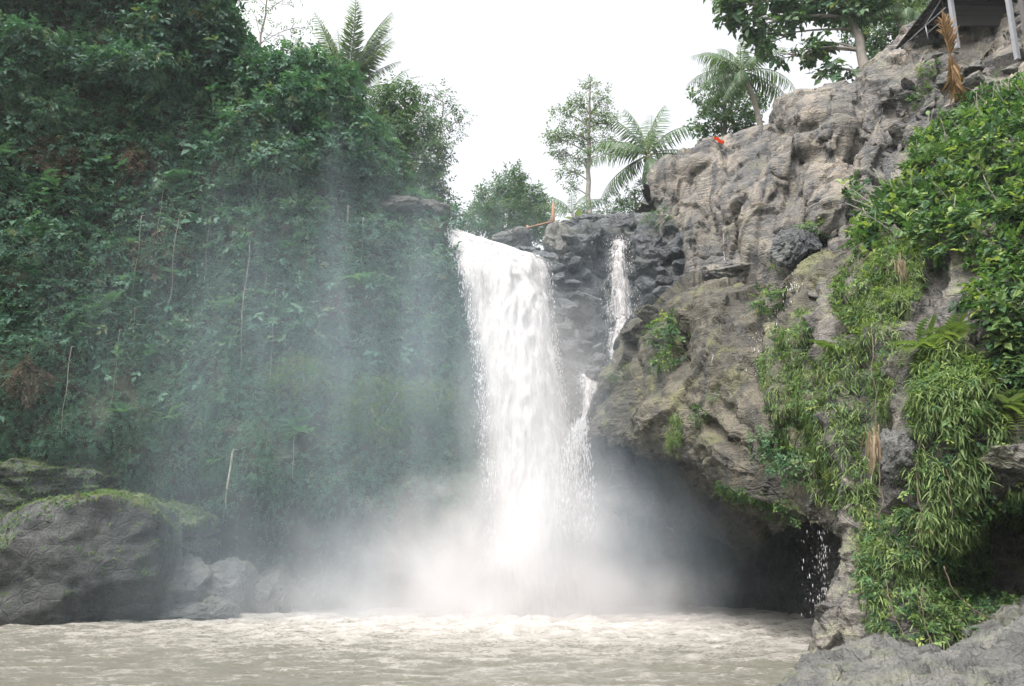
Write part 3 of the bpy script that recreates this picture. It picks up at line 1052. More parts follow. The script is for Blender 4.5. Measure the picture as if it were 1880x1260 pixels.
# upstream water above the lip
def upstream():
    nx, ny = 60, 60
    X, Y = np.meshgrid(np.linspace(-2.6, 2.0, nx), np.linspace(37.6, 50, ny))
    a = (X + 2.6) / 4.6
    Z = 16.75 - 1.15 * a ** 0.7 + (Y - 37.6) * 0.10
    P = np.stack([X - (Y - 37.6) * 0.15, Y, Z], -1)
    P[..., 2] += 0.12 * fbm(P * 1.4, 4, 8)
    mobj('upstream_water', P.reshape(-1, 3), grid_faces(ny, nx), M['water'], kind='structure')


upstream()

# ================================================================== FALLING WATER
DROP = (np.array([(0, 0, -1.0), (0.33, 0, 0.2), (-0.17, 0.29, 0.2), (-0.17, -0.29, 0.2), (0, 0, 1.0)]) * 0.5,
        np.array([(0, 2, 1), (0, 3, 2), (0, 1, 3), (4, 1, 2), (4, 2, 3), (4, 3, 1)]))


def curtain(eL, eR, nt, ns, bulge, thick, seed, amp=0.25, fwd=0.0, s0=0.0, s1=1.0, fx=1.3, fz=0.3):
    """a sheet of falling water between two surveyed edges"""
    A = cr([W(*p) for p in eL], nt)
    B = cr([W(*p) for p in eR], nt)
    s = np.linspace(s0, s1, ns)[None, :, None]
    G = A[:, None] * (1 - s) + B[:, None] * s
    t = np.linspace(0, 1, nt)[:, None]
    ss = s[..., 0]
    G[..., 1] -= (bulge * np.sin(math.pi * np.clip(ss, 0, 1)) ** 0.7 + fwd) * (0.35 + 0.65 * sstep(0, 0.3, t))
    n = fbm(G * np.array([fx, fx, fz]), 4, seed) + 0.5 * (0.5 - np.abs(perlin(G * np.array([fx * 2, fx * 2, fz * 3]), seed + 5)))
    G[..., 1] -= amp * 1.6 * n * (0.3 + 0.7 * sstep(0, 0.2, t))
    G[..., 0] += amp * 0.8 * fbm(G * np.array([1.2, 1.2, 0.8]) + 7, 3, seed + 9)
    th = thick(ss + 0 * t, t + 0 * ss) + 0.14 * fbm(G * np.array([2.5, 2.5, 0.7]), 3, seed + 3)
    return G, th


def drops(name, P, size, parent, stretch=2.2, vel=None):
    mb = MB()
    n = len(P)
    up = np.tile([0.0, 0, 1], (n, 1)) if vel is None else norm(vel)
    V, F = DROP
    V = V[:, [0, 2, 1]] * np.array([1, stretch, 1])
    place(mb, (V, F), P, up, rv(n), size * (0.4 + RNG.random(n) ** 2.5 * 1.3))
    o = mb.obj(name, M['drop'], False, kind='stuff')
    return child(o, parent)


EL = [(812, 416, 38.6), (824, 440, 37.6), (842, 500, 36.9), (862, 600, 36.5), (880, 720, 36.2), (886, 850, 35.8), (897, 960, 35.5), (895, 1150, 35.2)]
ER = [(1004, 479, 38.6), (1012, 492, 38), (1014, 560, 37.3), (1022, 650, 36.8), (1040, 750, 36.3), (1052, 860, 35.9), (1066, 960, 35.6), (1085, 1150, 35.2)]
fall = empty('waterfall', W(985, 1135, 35.5), label='wide white waterfall plunging into the pool between the green cliff and dark rocks', cat='waterfall')


def lip(G):
    # the lip itself runs down from the left bank to the middle of the stream
    return G


def th_core(s, t):
    lf = 0.10 + 0.28 * sstep(0.08, 0.4, t)
    e = sstep(0.0, 1.0, (s + 0.02 - 0.10 * sstep(0.25, 0.75, t)) / lf) * sstep(1.02, 0.88, s + 0.05)
    top = sstep(0.0, 0.05, t)
    return 0.16 + 0.85 * e - 0.1 * (1 - top)


def th_veil(s, t):
    return 0.42 + 0.28 * np.sin(math.pi * np.clip(s, 0, 1)) - 0.10 * sstep(0.35, 0.0, s)


# the lip's middle sags: feed extra control columns through a three-edge blend
EM = [(905, 452, 38.6), (925, 470, 37.7), (935, 530, 36.9), (948, 620, 36.3), (960, 740, 35.9), (970, 850, 35.5), (980, 960, 35.2), (985, 1150, 34.9)]


def sag(G, s0=0.0, s1=1.0):
    nt, ns = G.shape[:2]
    A, B, Cc = (cr([W(*p) for p in e], nt) for e in (EL, ER, EM))
    s = np.linspace(s0, s1, ns)[None, :, None]
    off = (Cc - (A + B) / 2)[:, None] * (4 * s * (1 - s))
    return G + off * np.array([1, 0.0, 1])


for nm, mat, seed, amp, fwd, bul, thf, s0, s1 in (
        ('water_core', 'fall_core', 3, 0.16, 0.0, 1.0, th_core, 0.0, 1.0),
        ('water_veil', 'fall_veil', 13, 0.22, 0.40, 1.1, th_veil, -0.03, 1.02),
        ('water_veil', 'fall_veil', 23, 0.28, 0.75, 1.1, th_veil, 0.0, 1.03),
        ('water_veil', 'fall_veil', 33, 0.35, -0.45, 0.8, th_veil, -0.05, 1.0)):
    G, th = curtain(EL, ER, 190, 80, bul, thf, seed, amp, fwd, s0, s1)
    G = sag(G, s0, s1)
    o = mobj(nm, G.reshape(-1, 3), grid_faces(190, 80), M[mat], np.clip(th, 0, 1).ravel())
    child(o, fall)


def edge_spray(n, EA, inward, seed, spread):
    t = RNG.random(n) ** 0.8
    A = cr([W(*p) for p in EA], 200)
    B = cr([W(*p) for p in EM], 200)
    i = (t * 199).astype(int)
    q = np.abs(RNG.normal(size=n)) * inward - 0.03
    P = A[i] * (1 - q[:, None]) + B[i] * q[:, None]
    P += RNG.normal(size=(n, 3)) * np.array([spread, 0.35, 0.2]) * (0.3 + t[:, None])
    P[:, 1] -= 0.4 * RNG.random(n)
    keep = fbm(P * np.array([2.2, 2.2, 0.8]), 3, seed) > -0.12
    return P[keep]


drops('spray_drops', edge_spray(9000, EL, 0.35, 3, 0.16), 0.075, fall, 1.6)
drops('spray_drops', edge_spray(5000, ER, 0.25, 5, 0.12), 0.06, fall, 1.6)


def small_fall(name, label, eL, eR, base, mat='fall_thin', layers=2, amp=0.1, bulge=0.2, ndrop=700, dsize=0.05, th0=0.55, nt=70, ns=26, spread=0.12, seed=0):
    root = empty(name, base, label=label, cat='waterfall')
    for k in range(layers):
        G, th = curtain(eL, eR, nt, ns, bulge, lambda s, t: th0 + 0.18 * np.sin(math.pi * np.clip(s, 0, 1)) - 0.08, 50 + seed + k * 7, amp, 0.12 * k, 0, 1, 3.0, 0.8)
        child(mobj('water_sheet', G.reshape(-1, 3), grid_faces(nt, ns), M[mat], np.clip(th, 0, 1).ravel()), root)
    if ndrop:
        A = cr([W(*p) for p in eL], 100)
        B = cr([W(*p) for p in eR], 100)
        t = RNG.random(ndrop)
        i = (t * 99).astype(int)
        q = RNG.random((ndrop, 1)) * 1.3 - 0.15
        P = A[i] * (1 - q) + B[i] * q + RNG.normal(size=(ndrop, 3)) * spread
        P[:, 1] -= 0.2
        drops('spray_drops', P, dsize, root)
    return root


small_fall('cascade', 'thin curtain of white water dropping past a round black boulder, right of the main fall',
           [(1121, 437, 39.2), (1120, 452, 38.2), (1116, 490, 37.6), (1113, 540, 37.3), (1114, 580, 37.1)],
           [(1148, 437, 39.2), (1152, 452, 38.2), (1156, 490, 37.6), (1160, 540, 37.3), (1166, 580, 37.1)],
           W(1140, 580, 37.2), ndrop=1200, spread=0.12, th0=0.46, layers=2, dsize=0.035)
small_fall('cascade', 'pale water sliding down a rock slab below the thin curtain',
           [(1114, 577, 37.0), (1113, 600, 36.7), (1112, 630, 36.4), (1116, 660, 36.1)],
           [(1164, 577, 37.0), (1160, 600, 36.7), (1150, 630, 36.4), (1128, 668, 36.1)],
           W(1125, 660, 36.2), mat='fall_thin', ndrop=300, th0=0.44, layers=2, seed=3, dsize=0.04)
small_fall('cascade', 'shallow water washing over grey ledges left of the overhanging rock',
           [(1060, 688, 36.0), (1061, 712, 35.7), (1066, 745, 35.5), (1066, 776, 35.3)],
           [(1112, 684, 36.0), (1104, 706, 35.7), (1090, 735, 35.4), (1074, 772, 35.2)],
           W(1070, 776, 35.3), ndrop=200, th0=0.5, layers=2, seed=5, dsize=0.04)
small_fall('water_spout', 'fan of white droplets spraying from a ledge beside the main fall',
           [(1064, 776, 35.1), (1050, 800, 34.6), (1038, 840, 34.2), (1028, 900, 34.0), (1026, 990, 33.8)],
           [(1073, 774, 35.1), (1072, 800, 34.7), (1076, 840, 34.4), (1082, 900, 34.2), (1088, 990, 34.0)],
           W(1068, 775, 35.1), ndrop=2600, spread=0.10, th0=0.40, layers=2, seed=9, dsize=0.075)

# trickles on the rocks
def trickle(label, patch, pts, w, th=0.55, nd=0):
    Q = []
    for x, y in pts:
        q = patch.G.reshape(-1, 3)
        a, b = project(q)
        k = np.argsort((a - x) ** 2 + (b - y) ** 2)[:10]
        k = k[np.argmin(q[k, 1])]
        Q.append(q[k] + patch.N.reshape(-1, 3)[k] * 0.10 + np.array([0, -0.08, 0]))
    L = cr(Q, 60)
    wid = w * (0.6 + 0.8 * RNG.random(60))[:, None] * np.array([1.0, 0, 0])
    wid = np.apply_along_axis(lambda v: np.convolve(v, np.ones(9) / 9, 'same'), 0, wid)
    s_ = np.linspace(-0.5, 0.5, 7)[None, :, None]
    G = L[:, None] + wid[:, None] * s_
    G += 0.05 * fbm(G * 3, 3, 7)[..., None]
    tt = th + 0.35 * fbm(G * np.array([5, 5, 3.0]), 3, 9) - 0.5 * np.abs(s_[..., 0])
    root = empty('water_trickle', Q[-1], label=label, cat='trickle')
    child(mobj('water_film', G.reshape(-1, 3), grid_faces(60, 7), M['trickle'], np.clip(tt, 0, 1).ravel()), root)
    if nd:
        k = RNG.integers(0, 60, nd)
        P = L[k] + RNG.normal(size=(nd, 3)) * np.array([w * 0.35, 0.06, 0.08])
        drops('water_drops', P, 0.05, root, 1.3)


trickle('hair-thin trickle falling from a shelf between the dark boulders', fallwall, [(1084, 447), (1084, 458), (1084, 472)], 0.12)
trickle('long white trickle running down the grey sandstone wall', sand, [(1328, 415), (1329, 445), (1331, 495)], 0.14, 0.45)
trickle('faint trickle on black wet rock under the sandstone', sand, [(1464, 425), (1463, 445), (1466, 478)], 0.14, 0.5)
trickle('short trickle from a spring in the middle of the overhanging rock', bulge, [(1303, 634), (1305, 648), (1307, 668)], 0.12, 0.40)
trickle('broken white stream winding down the gully beside the grass strips', bulge, [(1452, 512), (1458, 528), (1447, 555), (1425, 590), (1398, 620), (1388, 655), (1390, 690)], 0.45, 0.34, 150)


# drips from the lip of the cave
def drips():
    root = empty('dripping_water', W(1510, 1135, 22), label='loose strings of white drops falling from the cave lip', cat='drips')
    n = 230
    x = np.where(RNG.random(n) < 0.6, RNG.normal(1512, 5, n), RNG.normal(1494, 16, n))
    y = 950 + 188 * RNG.random(n) ** 0.8
    P = W(x, y, 22.2 + RNG.random(n) * 0.8)
    drops('water_drops', P, 0.036, root, 2.2)


drips()

# ================================================================== BOULDERS AND STONES
def ico(sub):
    bm = bmesh.new()
    bmesh.ops.create_icosphere(bm, subdivisions=sub, radius=1.0)
    V = np.array([v.co[:] for v in bm.verts])
    F = np.array([[v.index for v in f.verts] for f in bm.faces])
    bm.free()
    return V, F


ICO = {k: ico(k) for k in (2, 3, 4, 5, 6)}


def rock_shape(sub, seed, rad, cuts=9, rough=0.12, flat=0.75, boxy=False):
    V, F = ICO[sub]
    if boxy:
        V = V / ((np.abs(V) ** 4).sum(1) ** 0.25)[:, None]
    r = np.random.default_rng(seed)
    D = V.copy()
    k = np.full(len(V), 1.15)
    for i in range(cuts):                      # broken faces
        n = r.normal(size=3)
        n /= np.linalg.norm(n)
        h = r.uniform(flat, 1.05)
        c = D @ n
        k = np.minimum(k, np.where(c > 0.05, h / np.maximum(c, 0.05), 9))
    P = D * k[:, None]
    P = P * (1 + rough * fbm(D * 2.2 + seed, 4, seed)[:, None] + (0.35 if boxy else 0.8) * rough * facet(D * 1.9 + seed, seed + 3)[:, None] + rough * 0.3 * ridged(D * 5 + seed, 4, seed + 3)[:, None])
    return P * np.asarray(rad), F


def boulder(name, label, px, py, d, rx, rz, ry=None, mat='boulder', sub=6, seed=1, rough=0.12, cuts=9, moss=0, rot=0, group=None, cat='boulder', boxy=False):
    rough *= 1.5
    cuts += 4
    moss *= 2
    c = W(px, py, d)
    s = d / FPX * 1.04
    rad = (rx * s, (ry if ry else (rx + rz) / 2) * s, rz * s)
    V, F = rock_shape(sub, seed, rad, cuts, rough, 0.9 if boxy else 0.75, boxy)
    a = R(rot)
    V = V @ np.array([[math.cos(a), 0, -math.sin(a)], [0, 1, 0], [math.sin(a), 0, math.cos(a)]])
    if not moss:
        o = mobj(name, V, F, M[mat], label=label, cat=cat, group=group)
        o.location = tuple(c)
        return o
    root = empty(name, c - np.array([0, 0, rad[2]]), label=label, cat=cat, group=group)
    child(mobj('stone', V + c, F, M['mossy'] if mat == 'boulder' else M[mat]), root)
    # a cap of moss and grass on the upward faces
    tri = V[F]
    nrm = np.cross(tri[:, 1] - tri[:, 0], tri[:, 2] - tri[:, 0])
    ar = np.linalg.norm(nrm, axis=1)
    nrm = nrm / ar[:, None]
    w = ar * sstep(0.25, 0.7, nrm[:, 2] + 0.3 * fbm(tri.mean(1) * 0.8 + seed, 3, 4))
    k = RNG.choice(len(F), moss, p=w / w.sum())
    b = RNG.dirichlet((1, 1, 1), moss)
    P = (tri[k] * b[..., None]).sum(1) + c
    mb = MB()
    Y = nrm[k] * 0.8 + rv(moss) * 0.8 + np.array([0, -0.15, -0.1])
    kk = RNG.integers(0, 3, moss)
    for i in range(3):
        m = kk == i
        place(mb, MOSS[i], P[m] - nrm[k][m] * 0.02, Y[m], nrm[k][m] + np.array([0, 0, 0.5]), RNG.uniform(0.08, 0.28, m.sum()))
    child(mb.obj('moss_cap', M['moss_blade'], False, kind='stuff'), root)
    return root


boulder('boulder', 'huge grey mossy-topped boulder at the left edge of the pool', 90, 1062, 33.4, 172, 124, 120, sub=6, seed=4, rough=0.08, cuts=6, moss=9000, boxy=True)
boulder('boulder', 'dark boulder at the far left behind the huge one, grass hanging over it', -10, 950, 35.5, 90, 62, seed=9, moss=5000)
boulder('boulder', 'broad grassy mound of rock above and behind the huge boulder', 120, 892, 36.8, 150, 46, seed=12, moss=9000, rough=0.2)
boulder('boulder', 'flat overhanging rock with a bright moss cap, right of the huge boulder', 325, 958, 35.6, 62, 26, seed=15, moss=3500, rough=0.2)
boulder('boulder', 'small moss-topped rock tucked behind the huge boulder', 235, 935, 35.8, 36, 24, seed=16, moss=1600, rough=0.2)
boulder('boulder', 'thin mossy ledge stone under the flat mossy rock', 335, 1000, 35.8, 55, 15, seed=18, moss=900)
boulder('boulder', 'pale slanting broken stone at the water, beside the huge boulder', 322, 1080, 34.6, 52, 44, seed=21, rough=0.14, cuts=12, rot=-25)
boulder('boulder', 'low grey stone lapped by the water below the slanting stone', 345, 1130, 33.8, 50, 18, seed=22)
boulder('boulder', 'misty stone with a pale ridge, left of the spray', 420, 1080, 35.6, 50, 40, seed=25, rot=-20)
boulder('boulder', 'rounded stone at the edge of the rapids, left of the spray', 405, 1125, 34.0, 34, 22, seed=26)
boulder('boulder', 'dark stone half lost in mist against the foot of the cliff', 500, 1095, 36.2, 42, 42, seed=27)
boulder('boulder', 'tiny black rock breaking the water surface with white froth', 128, 1188, 26.6, 26, 9, 14, mat='wet', seed=31, sub=4)

# rocks along the lip
boulder('boulder', 'log-shaped grey boulder lying on the lip of the waterfall', 938, 447, 40.6, 46, 24, 30, mat='boulder', seed=41, rough=0.1, cuts=6, rot=-12)
boulder('boulder', 'dark low rock wedged under the log-shaped boulder', 950, 468, 39.8, 42, 14, mat='wet', seed=42)
boulder('boulder', 'mossy tan boulder standing at the right end of the lip', 1022, 455, 38.6, 26, 40, mat='shelf', seed=43, cuts=6)
boulder('boulder', 'small pale-topped rock at the right end of the lip', 986, 470, 39.0, 13, 9, mat='wet', seed=44, sub=4)
boulder('boulder', 'round black boulder perched above the thin curtain of water', 1148, 416, 39.0, 21, 17, mat='wet', seed=45, rough=0.05, cuts=4)
boulder('boulder', 'long layered grey slab behind the round black boulder', 1100, 420, 39.8, 56, 21, 40, mat='wet', seed=46, rough=0.16)
boulder('boulder', 'blocky layered rock under the long slab', 1062, 458, 38.7, 42, 20, mat='wet', seed=47, rough=0.16)
boulder('boulder', 'big black wet rock to the right of the thin curtain', 1186, 455, 37.9, 26, 32, mat='wet', seed=48)
boulder('boulder', 'smooth grey rock knob on the crest left of the round black boulder', 1042, 428, 39.6, 28, 18, mat='boulder', seed=49, cuts=5)
boulder('boulder', 'black glistening block under the sandstone wall', 1452, 462, 30.6, 30, 36, mat='wet', seed=51, rough=0.16, cuts=14)
boulder('boulder', 'smaller black wet block right of the glistening block', 1488, 452, 30.2, 18, 26, mat='wet', seed=52, cuts=12)
boulder('boulder', 'tan rock capping the dark gully above the middle overhang', 1350, 505, 34.2, 56, 26, mat='sand', seed=53, rot=8)
boulder('boulder', 'rounded pale boulder on the crest of the overhanging rock', 1205, 585, 33.0, 32, 20, mat='congl', seed=54, rot=20)
boulder('boulder', 'pink-grey boulder on the left shoulder of the overhanging rock', 1172, 608, 33.3, 26, 20, mat='congl', seed=55)
boulder('boulder', 'grey stepped stone left of the overhanging rock, above the spout', 1100, 690, 35.9, 26, 16, mat='boulder', seed=56)
boulder('boulder', 'layered rock block jutting from the creepers on the near buttress', 1650, 850, 19.0, 32, 55, 40, mat='boulder', seed=57, rough=0.15, cuts=14)
boulder('boulder', 'dark rock rib leaning beside the hollow at the right edge', 1868, 850, 17.8, 60, 32, mat='butt', seed=58, rot=20)
boulder('boulder', 'grey rib of bare rock between the shrub and the reeds', 1812, 600, 19.0, 24, 52, mat='butt', seed=59, rot=-8)

# stones of the dark rock face right of the falls: pieces of that face
STONE = [mesh_data('stone', *rock_shape(5, 300 + i, (1, 1, 1), 16, 0.10, 0.5), M['wet']) for i in range(7)]


def stones(parent, n, poly, patch, smin, smax, seed, flat=0.6, mat=None):
    r = random.Random(seed)
    P, N = patch.sample(n, poly)
    for p, q in zip(P, N):
        o = bpy.data.objects.new('stone', r.choice(STONE))
        s = r.uniform(smin, smax)
        o.scale = (s * r.uniform(0.8, 1.5), s * r.uniform(0.7, 1.1), s * r.uniform(flat * 0.7, flat * 1.5))
        o.rotation_euler = (r.uniform(-.4, .4), r.uniform(-.5, .5), r.uniform(0, 6.28))
        o.location = tuple(p + q * s * 0.05)
        put(o, parent=parent)
        if mat:
            o.material_slots[0].link = 'OBJECT'
            o.material_slots[0].material = mat


stones(fw, 55, [(1012, 440), (1110, 430), (1112, 560), (1105, 640), (1050, 680), (1012, 640)], fallwall, 0.22, 0.62, 5)
stones(fw, 40, [(1165, 430), (1250, 410), (1262, 520), (1190, 560), (1165, 540)], fallwall, 0.25, 0.6, 6)
stones(fw, 16, [(1020, 640), (1110, 620), (1100, 760), (1060, 780)], fallwall, 0.2, 0.45, 7)
stones(so, 46, [(1690, 60), (1880, 20), (1880, 190), (1790, 240), (1690, 260)], sand, 0.25, 0.65, 8, mat=M['shelf'])
stones(so, 20, [(1650, 150), (1720, 150), (1700, 260), (1640, 260)], sand, 0.25, 0.5, 9, mat=M['sand'])

# ================================================================== VEGETATION: LEFT CLIFF
def dead_creepers():
    mb = MB()
    for x, y, w, h, k in ((105, 290, 60, 50, 900), (250, 300, 30, 40, 260), (640, 560, 60, 40, 300), (300, 470, 60, 60, 260), (60, 700, 40, 50, 260), (520, 420, 40, 30, 200)):
        P, N = left.sample(k, [(x - w, y), (x, y - h), (x + w, y), (x, y + h)])
        sprigs(mb, P + N * RNG.uniform(0.1, 0.5, (len(P), 1)), N, 0.36, 0.9, 0.5, SPRIG_FINE)
    mb.obj('dead_creeper', M['brown'], False, label='brown withered creeper tangles scattered in the green left cliff', cat='dead creeper', kind='stuff')


def creepers():
    mb = MB()
    lowy = lambda c: project(c)[1]

    def w_up(c, n):
        y = lowy(c)
        return (project(c)[0] < 815 + 0.2 * (y - 420)) * sstep(980, 820, y) * (0.35 + sstep(-0.35, 0.25, fbm(c * 0.5, 3, 91)))

    def w_all(c, n):
        y = lowy(c)
        x = project(c)[0]
        return (sstep(960, 880, y) + 0.10) * (0.12 + sstep(-0.25, 0.2, fbm(c * 0.7 + 5, 4, 92))) * (x > -260) * (x < 900)
    P, N = left.sample(42000, [(-240, -300), (900, -300), (900, 640), (-240, 640)], w_up)
    sprigs(mb, P + N * RNG.uniform(0, 0.45, (len(P), 1)), N, 0.42, 0.55, 0.7)
    P, N = left.sample(42000, [(-240, 520), (900, 480), (900, 1130), (-240, 1130)], w_all)
    sprigs(mb, P + N * RNG.uniform(0, 0.28, (len(P), 1)), N, 0.26, 0.6, 0.7, SPRIG_FINE)
    # bushes standing out of the mat of creepers
    P, N = left.sample(150, [(-200, -200), (760, 100), (850, 420), (840, 600), (-200, 640)])
    for p, n in zip(P, N):
        r = random.uniform(0.5, 1.15)
        blob(mb, p + n * r * 0.35, (r * 1.2, r * 0.9, r * random.uniform(0.6, 1.0)), int(70 * r * r), random.choice((0.34, 0.42, 0.5)), 0.45, SPRIGS, 0.6)
    P, N = left.sample(46, [(-200, 640), (840, 560), (850, 880), (-200, 900)])
    for p, n in zip(P, N):
        r = random.uniform(0.4, 0.9)
        blob(mb, p + n * r * 0.2, (r * 1.4, r * 0.7, r * 0.6), int(90 * r * r), 0.26, 0.5, SPRIG_FINE, 0.6)
    # broad-leaved plants, ferns and trailing strands break the mat up
    P, N = left.sample(500, [(-200, -200), (720, 60), (830, 430), (840, 700), (-200, 760)], lambda c, n: sstep(0.0, 0.3, fbm(c * 0.4 + 3, 3, 55)))
    sprigs(mb, P + N * RNG.uniform(0.2, 0.6, (len(P), 1)), N, 0.58, 0.35, 0.6, SPRIG_BIG)
    P, N = left.sample(70, [(-200, -100), (700, 200), (800, 450), (840, 860), (-200, 860)])
    for p, n in zip(P, N):
        m = random.randint(6, 11)
        Y = n * 0.7 + np.array([0, 0, 0.35]) + rv(m) * 0.75
        place(mb, FERN_T, np.tile(p + n * 0.2, (m, 1)), Y, np.tile([0, 0, 1.0], (m, 1)) + n * 0.4, random.uniform(0.6, 1.2) * RNG.uniform(0.8, 1.1, m), np.full(m, random.uniform(0.5, 0.95)))
    P, N = left.sample(150, [(-200, 60), (500, 200), (820, 440), (840, 720), (-200, 760)])
    for p, n in zip(P, N):
        m = random.randint(25, 60)
        L = random.uniform(1.0, 3.6)
        t = RNG.random(m)
        q = p + n * 0.45 + np.stack([RNG.normal(0, 0.09, m), RNG.normal(0, 0.06, m), -t * L], -1)
        sprigs(mb, q, np.tile(n, (m, 1)), 0.26, 0.9, 0.4, SPRIG_FINE)
    mb.obj('creeper_cover', M['leaf_creeper'], False, label='dense dark green mat of creepers and shrubs over the left cliff', cat='creeper', kind='stuff')


FERN_T = t_fern(11, 1.0)
creepers()
dead_creepers()


def left_surface(px, py):
    q = left.G.reshape(-1, 3)
    x, y = project(q)
    d = (x - px) ** 2 + (y - py) ** 2
    k = np.argsort(d)[:6]
    k = k[np.argmin(q[k, 1])]
    return q[k], left.N.reshape(-1, 3)[k]


def surf_at(patch, px, py):
    q = patch.G.reshape(-1, 3)
    x, y = project(q)
    k = np.argsort((x - px) ** 2 + (y - py) ** 2)[:12]
    k = k[np.argmin(q[k, 1])]
    return q[k], patch.N.reshape(-1, 3)[k]


def shrub(name, label, px, py, patch, r, n, size, mat, tpls, hang=0.4, flat=0.8, cat='shrub', off=0.4, group=None):
    p, nn = surf_at(patch, px, py)
    root = empty(name, p, label=label, cat=cat, group=group)
    st, fo = MB(), MB()
    c = p + nn * r * off
    for k in range(6):
        limb(st, p - nn * 0.15, c + rv(1)[0] * r * 0.6, 0.035, 0.01, 0.05, 6)
    blob(fo, c, (r * 1.15, r * 0.9, r * flat), n, size, hang, tpls, 0.4)
    child(st.obj('stem', M['vine']), root)
    child(fo.obj('foliage', mat, False), root)
    return root


for lab, x, y, r, n, s, tp, h in (
        ('light shrub with broad leaves high on the left cliff, centre of the green wall', 430, 190, 1.0, 170, 0.5, SPRIG_BIG, 0.3),
        ('feathery bright bush near the top left corner', 110, 215, 1.1, 220, 0.5, SPRIG_FINE, 0.2),
        ('round leafy bush on the far left, halfway up the cliff', 60, 470, 1.2, 240, 0.42, SPRIG_FINE, 0.4),
        ('pale leafy tangle hanging beside the top of the waterfall', 690, 430, 1.0, 200, 0.36, SPRIGS, 0.8),
        ('bush leaning out of the cliff left of the waterfall lip', 790, 500, 0.9, 200, 0.34, SPRIGS, 0.7),
        ('fern-green cushion halfway down the misty cliff', 170, 590, 1.0, 240, 0.30, SPRIG_FINE, 0.5),
        ('bright green swelling of small leaves low beside the waterfall', 690, 770, 1.9, 1500, 0.24, SPRIG_FINE, 0.5),
        ('smaller bright green cushion right against the waterfall, beside the big swelling', 800, 740, 1.2, 700, 0.24, SPRIG_FINE, 0.5),
        ('bright green cushion of small leaves left of the big swelling', 560, 700, 1.2, 650, 0.24, SPRIG_FINE, 0.5)):
    shrub('shrub', lab, x, y, left, r, n, s, M['moss_blade'] if 'bright green' in lab else M['leaf_creeper'] if 'green' in lab else M['leaf_dark'], tp, h)


def hanging_vine(label, x, y0, y1, r=0.025, leafy=0, mat='vine', patch=left, out=0.5, swing=0.25, seed=0, group=None):
    a, na = surf_at(patch, x, y0)
    top = a + na * out * 0.5
    z1 = W(x, y1, a[1] - out)[2]
    n = 26
    z = np.linspace(top[2], z1, n)
    P = np.stack([np.full(n, top[0]), np.full(n, top[1] - out * 0.6), z], -1)
    P[:, 0] += swing * fbm(np.stack([z * 0.35, z * 0 + seed, z * 0], -1), 3, seed)
    P[:, 1] += swing * fbm(np.stack([z * 0.35, z * 0 + seed + 9, z * 0], -1), 3, seed)
    P[0] = a
    mb = MB()
    add_tube(mb, P, np.linspace(r, r * 0.55, n), 5)
    if not leafy:
        return mb.obj('hanging_vine', M[mat], label=label, cat='vine', group=group)
    root = empty('hanging_vine', a, label=label, cat='vine', group=group)
    child(mb.obj('stem', M[mat]), root)
    k = RNG.integers(1, n, leafy)
    fo = MB()
    sprigs(fo, P[k] + RNG.normal(size=(leafy, 3)) * 0.05, norm(RNG.normal(size=(leafy, 3)) + np.array([0, -1, 0])), 0.22, 0.7, 0.6, SPRIG_FINE)
    child(fo.obj('foliage', M['leaf_creeper'], False), root)
    return root


VG = 'bare creeper strings hanging down the misty left cliff'
for i, (x, y0, y1, lab) in enumerate((
        (285, 400, 640, 'second longest bare creeper string, left of the long thin one on the left cliff'),
        (262, 560, 700, 'bare creeper string ending in the mist, just left of the second longest one'),
        (345, 420, 560, 'bare creeper string between the second longest and the long thin one'),
        (195, 430, 570, 'bare creeper string halfway up the cliff above the round fern-green cushion'),
        (398, 380, 520, 'bare creeper string nearest the left side of the long thin one'),
        (238, 600, 780, 'lowest reaching bare creeper string above the grassy mound of rock'),
        (155, 640, 800, 'leftmost bare creeper string, above the huge boulder'),
        (320, 330, 470, 'highest starting bare creeper string on the left cliff'),
        (500, 500, 610, 'short bare creeper string right of the long thin one'))):
    hanging_vine(lab, x, y0, y1, 0.016, 0, 'vine', seed=i, group=VG)
hanging_vine('long thin creeper string hanging the full middle of the left cliff', 468, 430, 760, 0.022, 0, seed=21)
hanging_vine('leafy-knotted creeper string right of the long thin one', 510, 540, 700, 0.022, 14, seed=22)
hanging_vine('mossy yellow-green creeper rope dangling low over the dark undercut', 438, 830, 935, 0.05, 40, seed=23)
hanging_vine('short creeper string over the bright green swelling', 550, 790, 880, 0.02, 0, seed=24)
hanging_vine('pale bundle of aerial roots left of the waterfall lip', 652, 380, 540, 0.035, 0, seed=25, out=0.7)
hanging_vine('thin pale root beside the root bundle left of the lip', 668, 400, 500, 0.022, 0, seed=26, out=0.7)

# ledge rocks on the shoulder left of the lip
boulder('boulder', 'flat tan ledge rock poking from the greenery left of the lip', 735, 378, 37.0, 42, 16, mat='shelf', seed=61)
boulder('boulder', 'rounded brown rock on the shoulder just above the lip', 792, 385, 37.6, 30, 20, mat='shelf', seed=62)

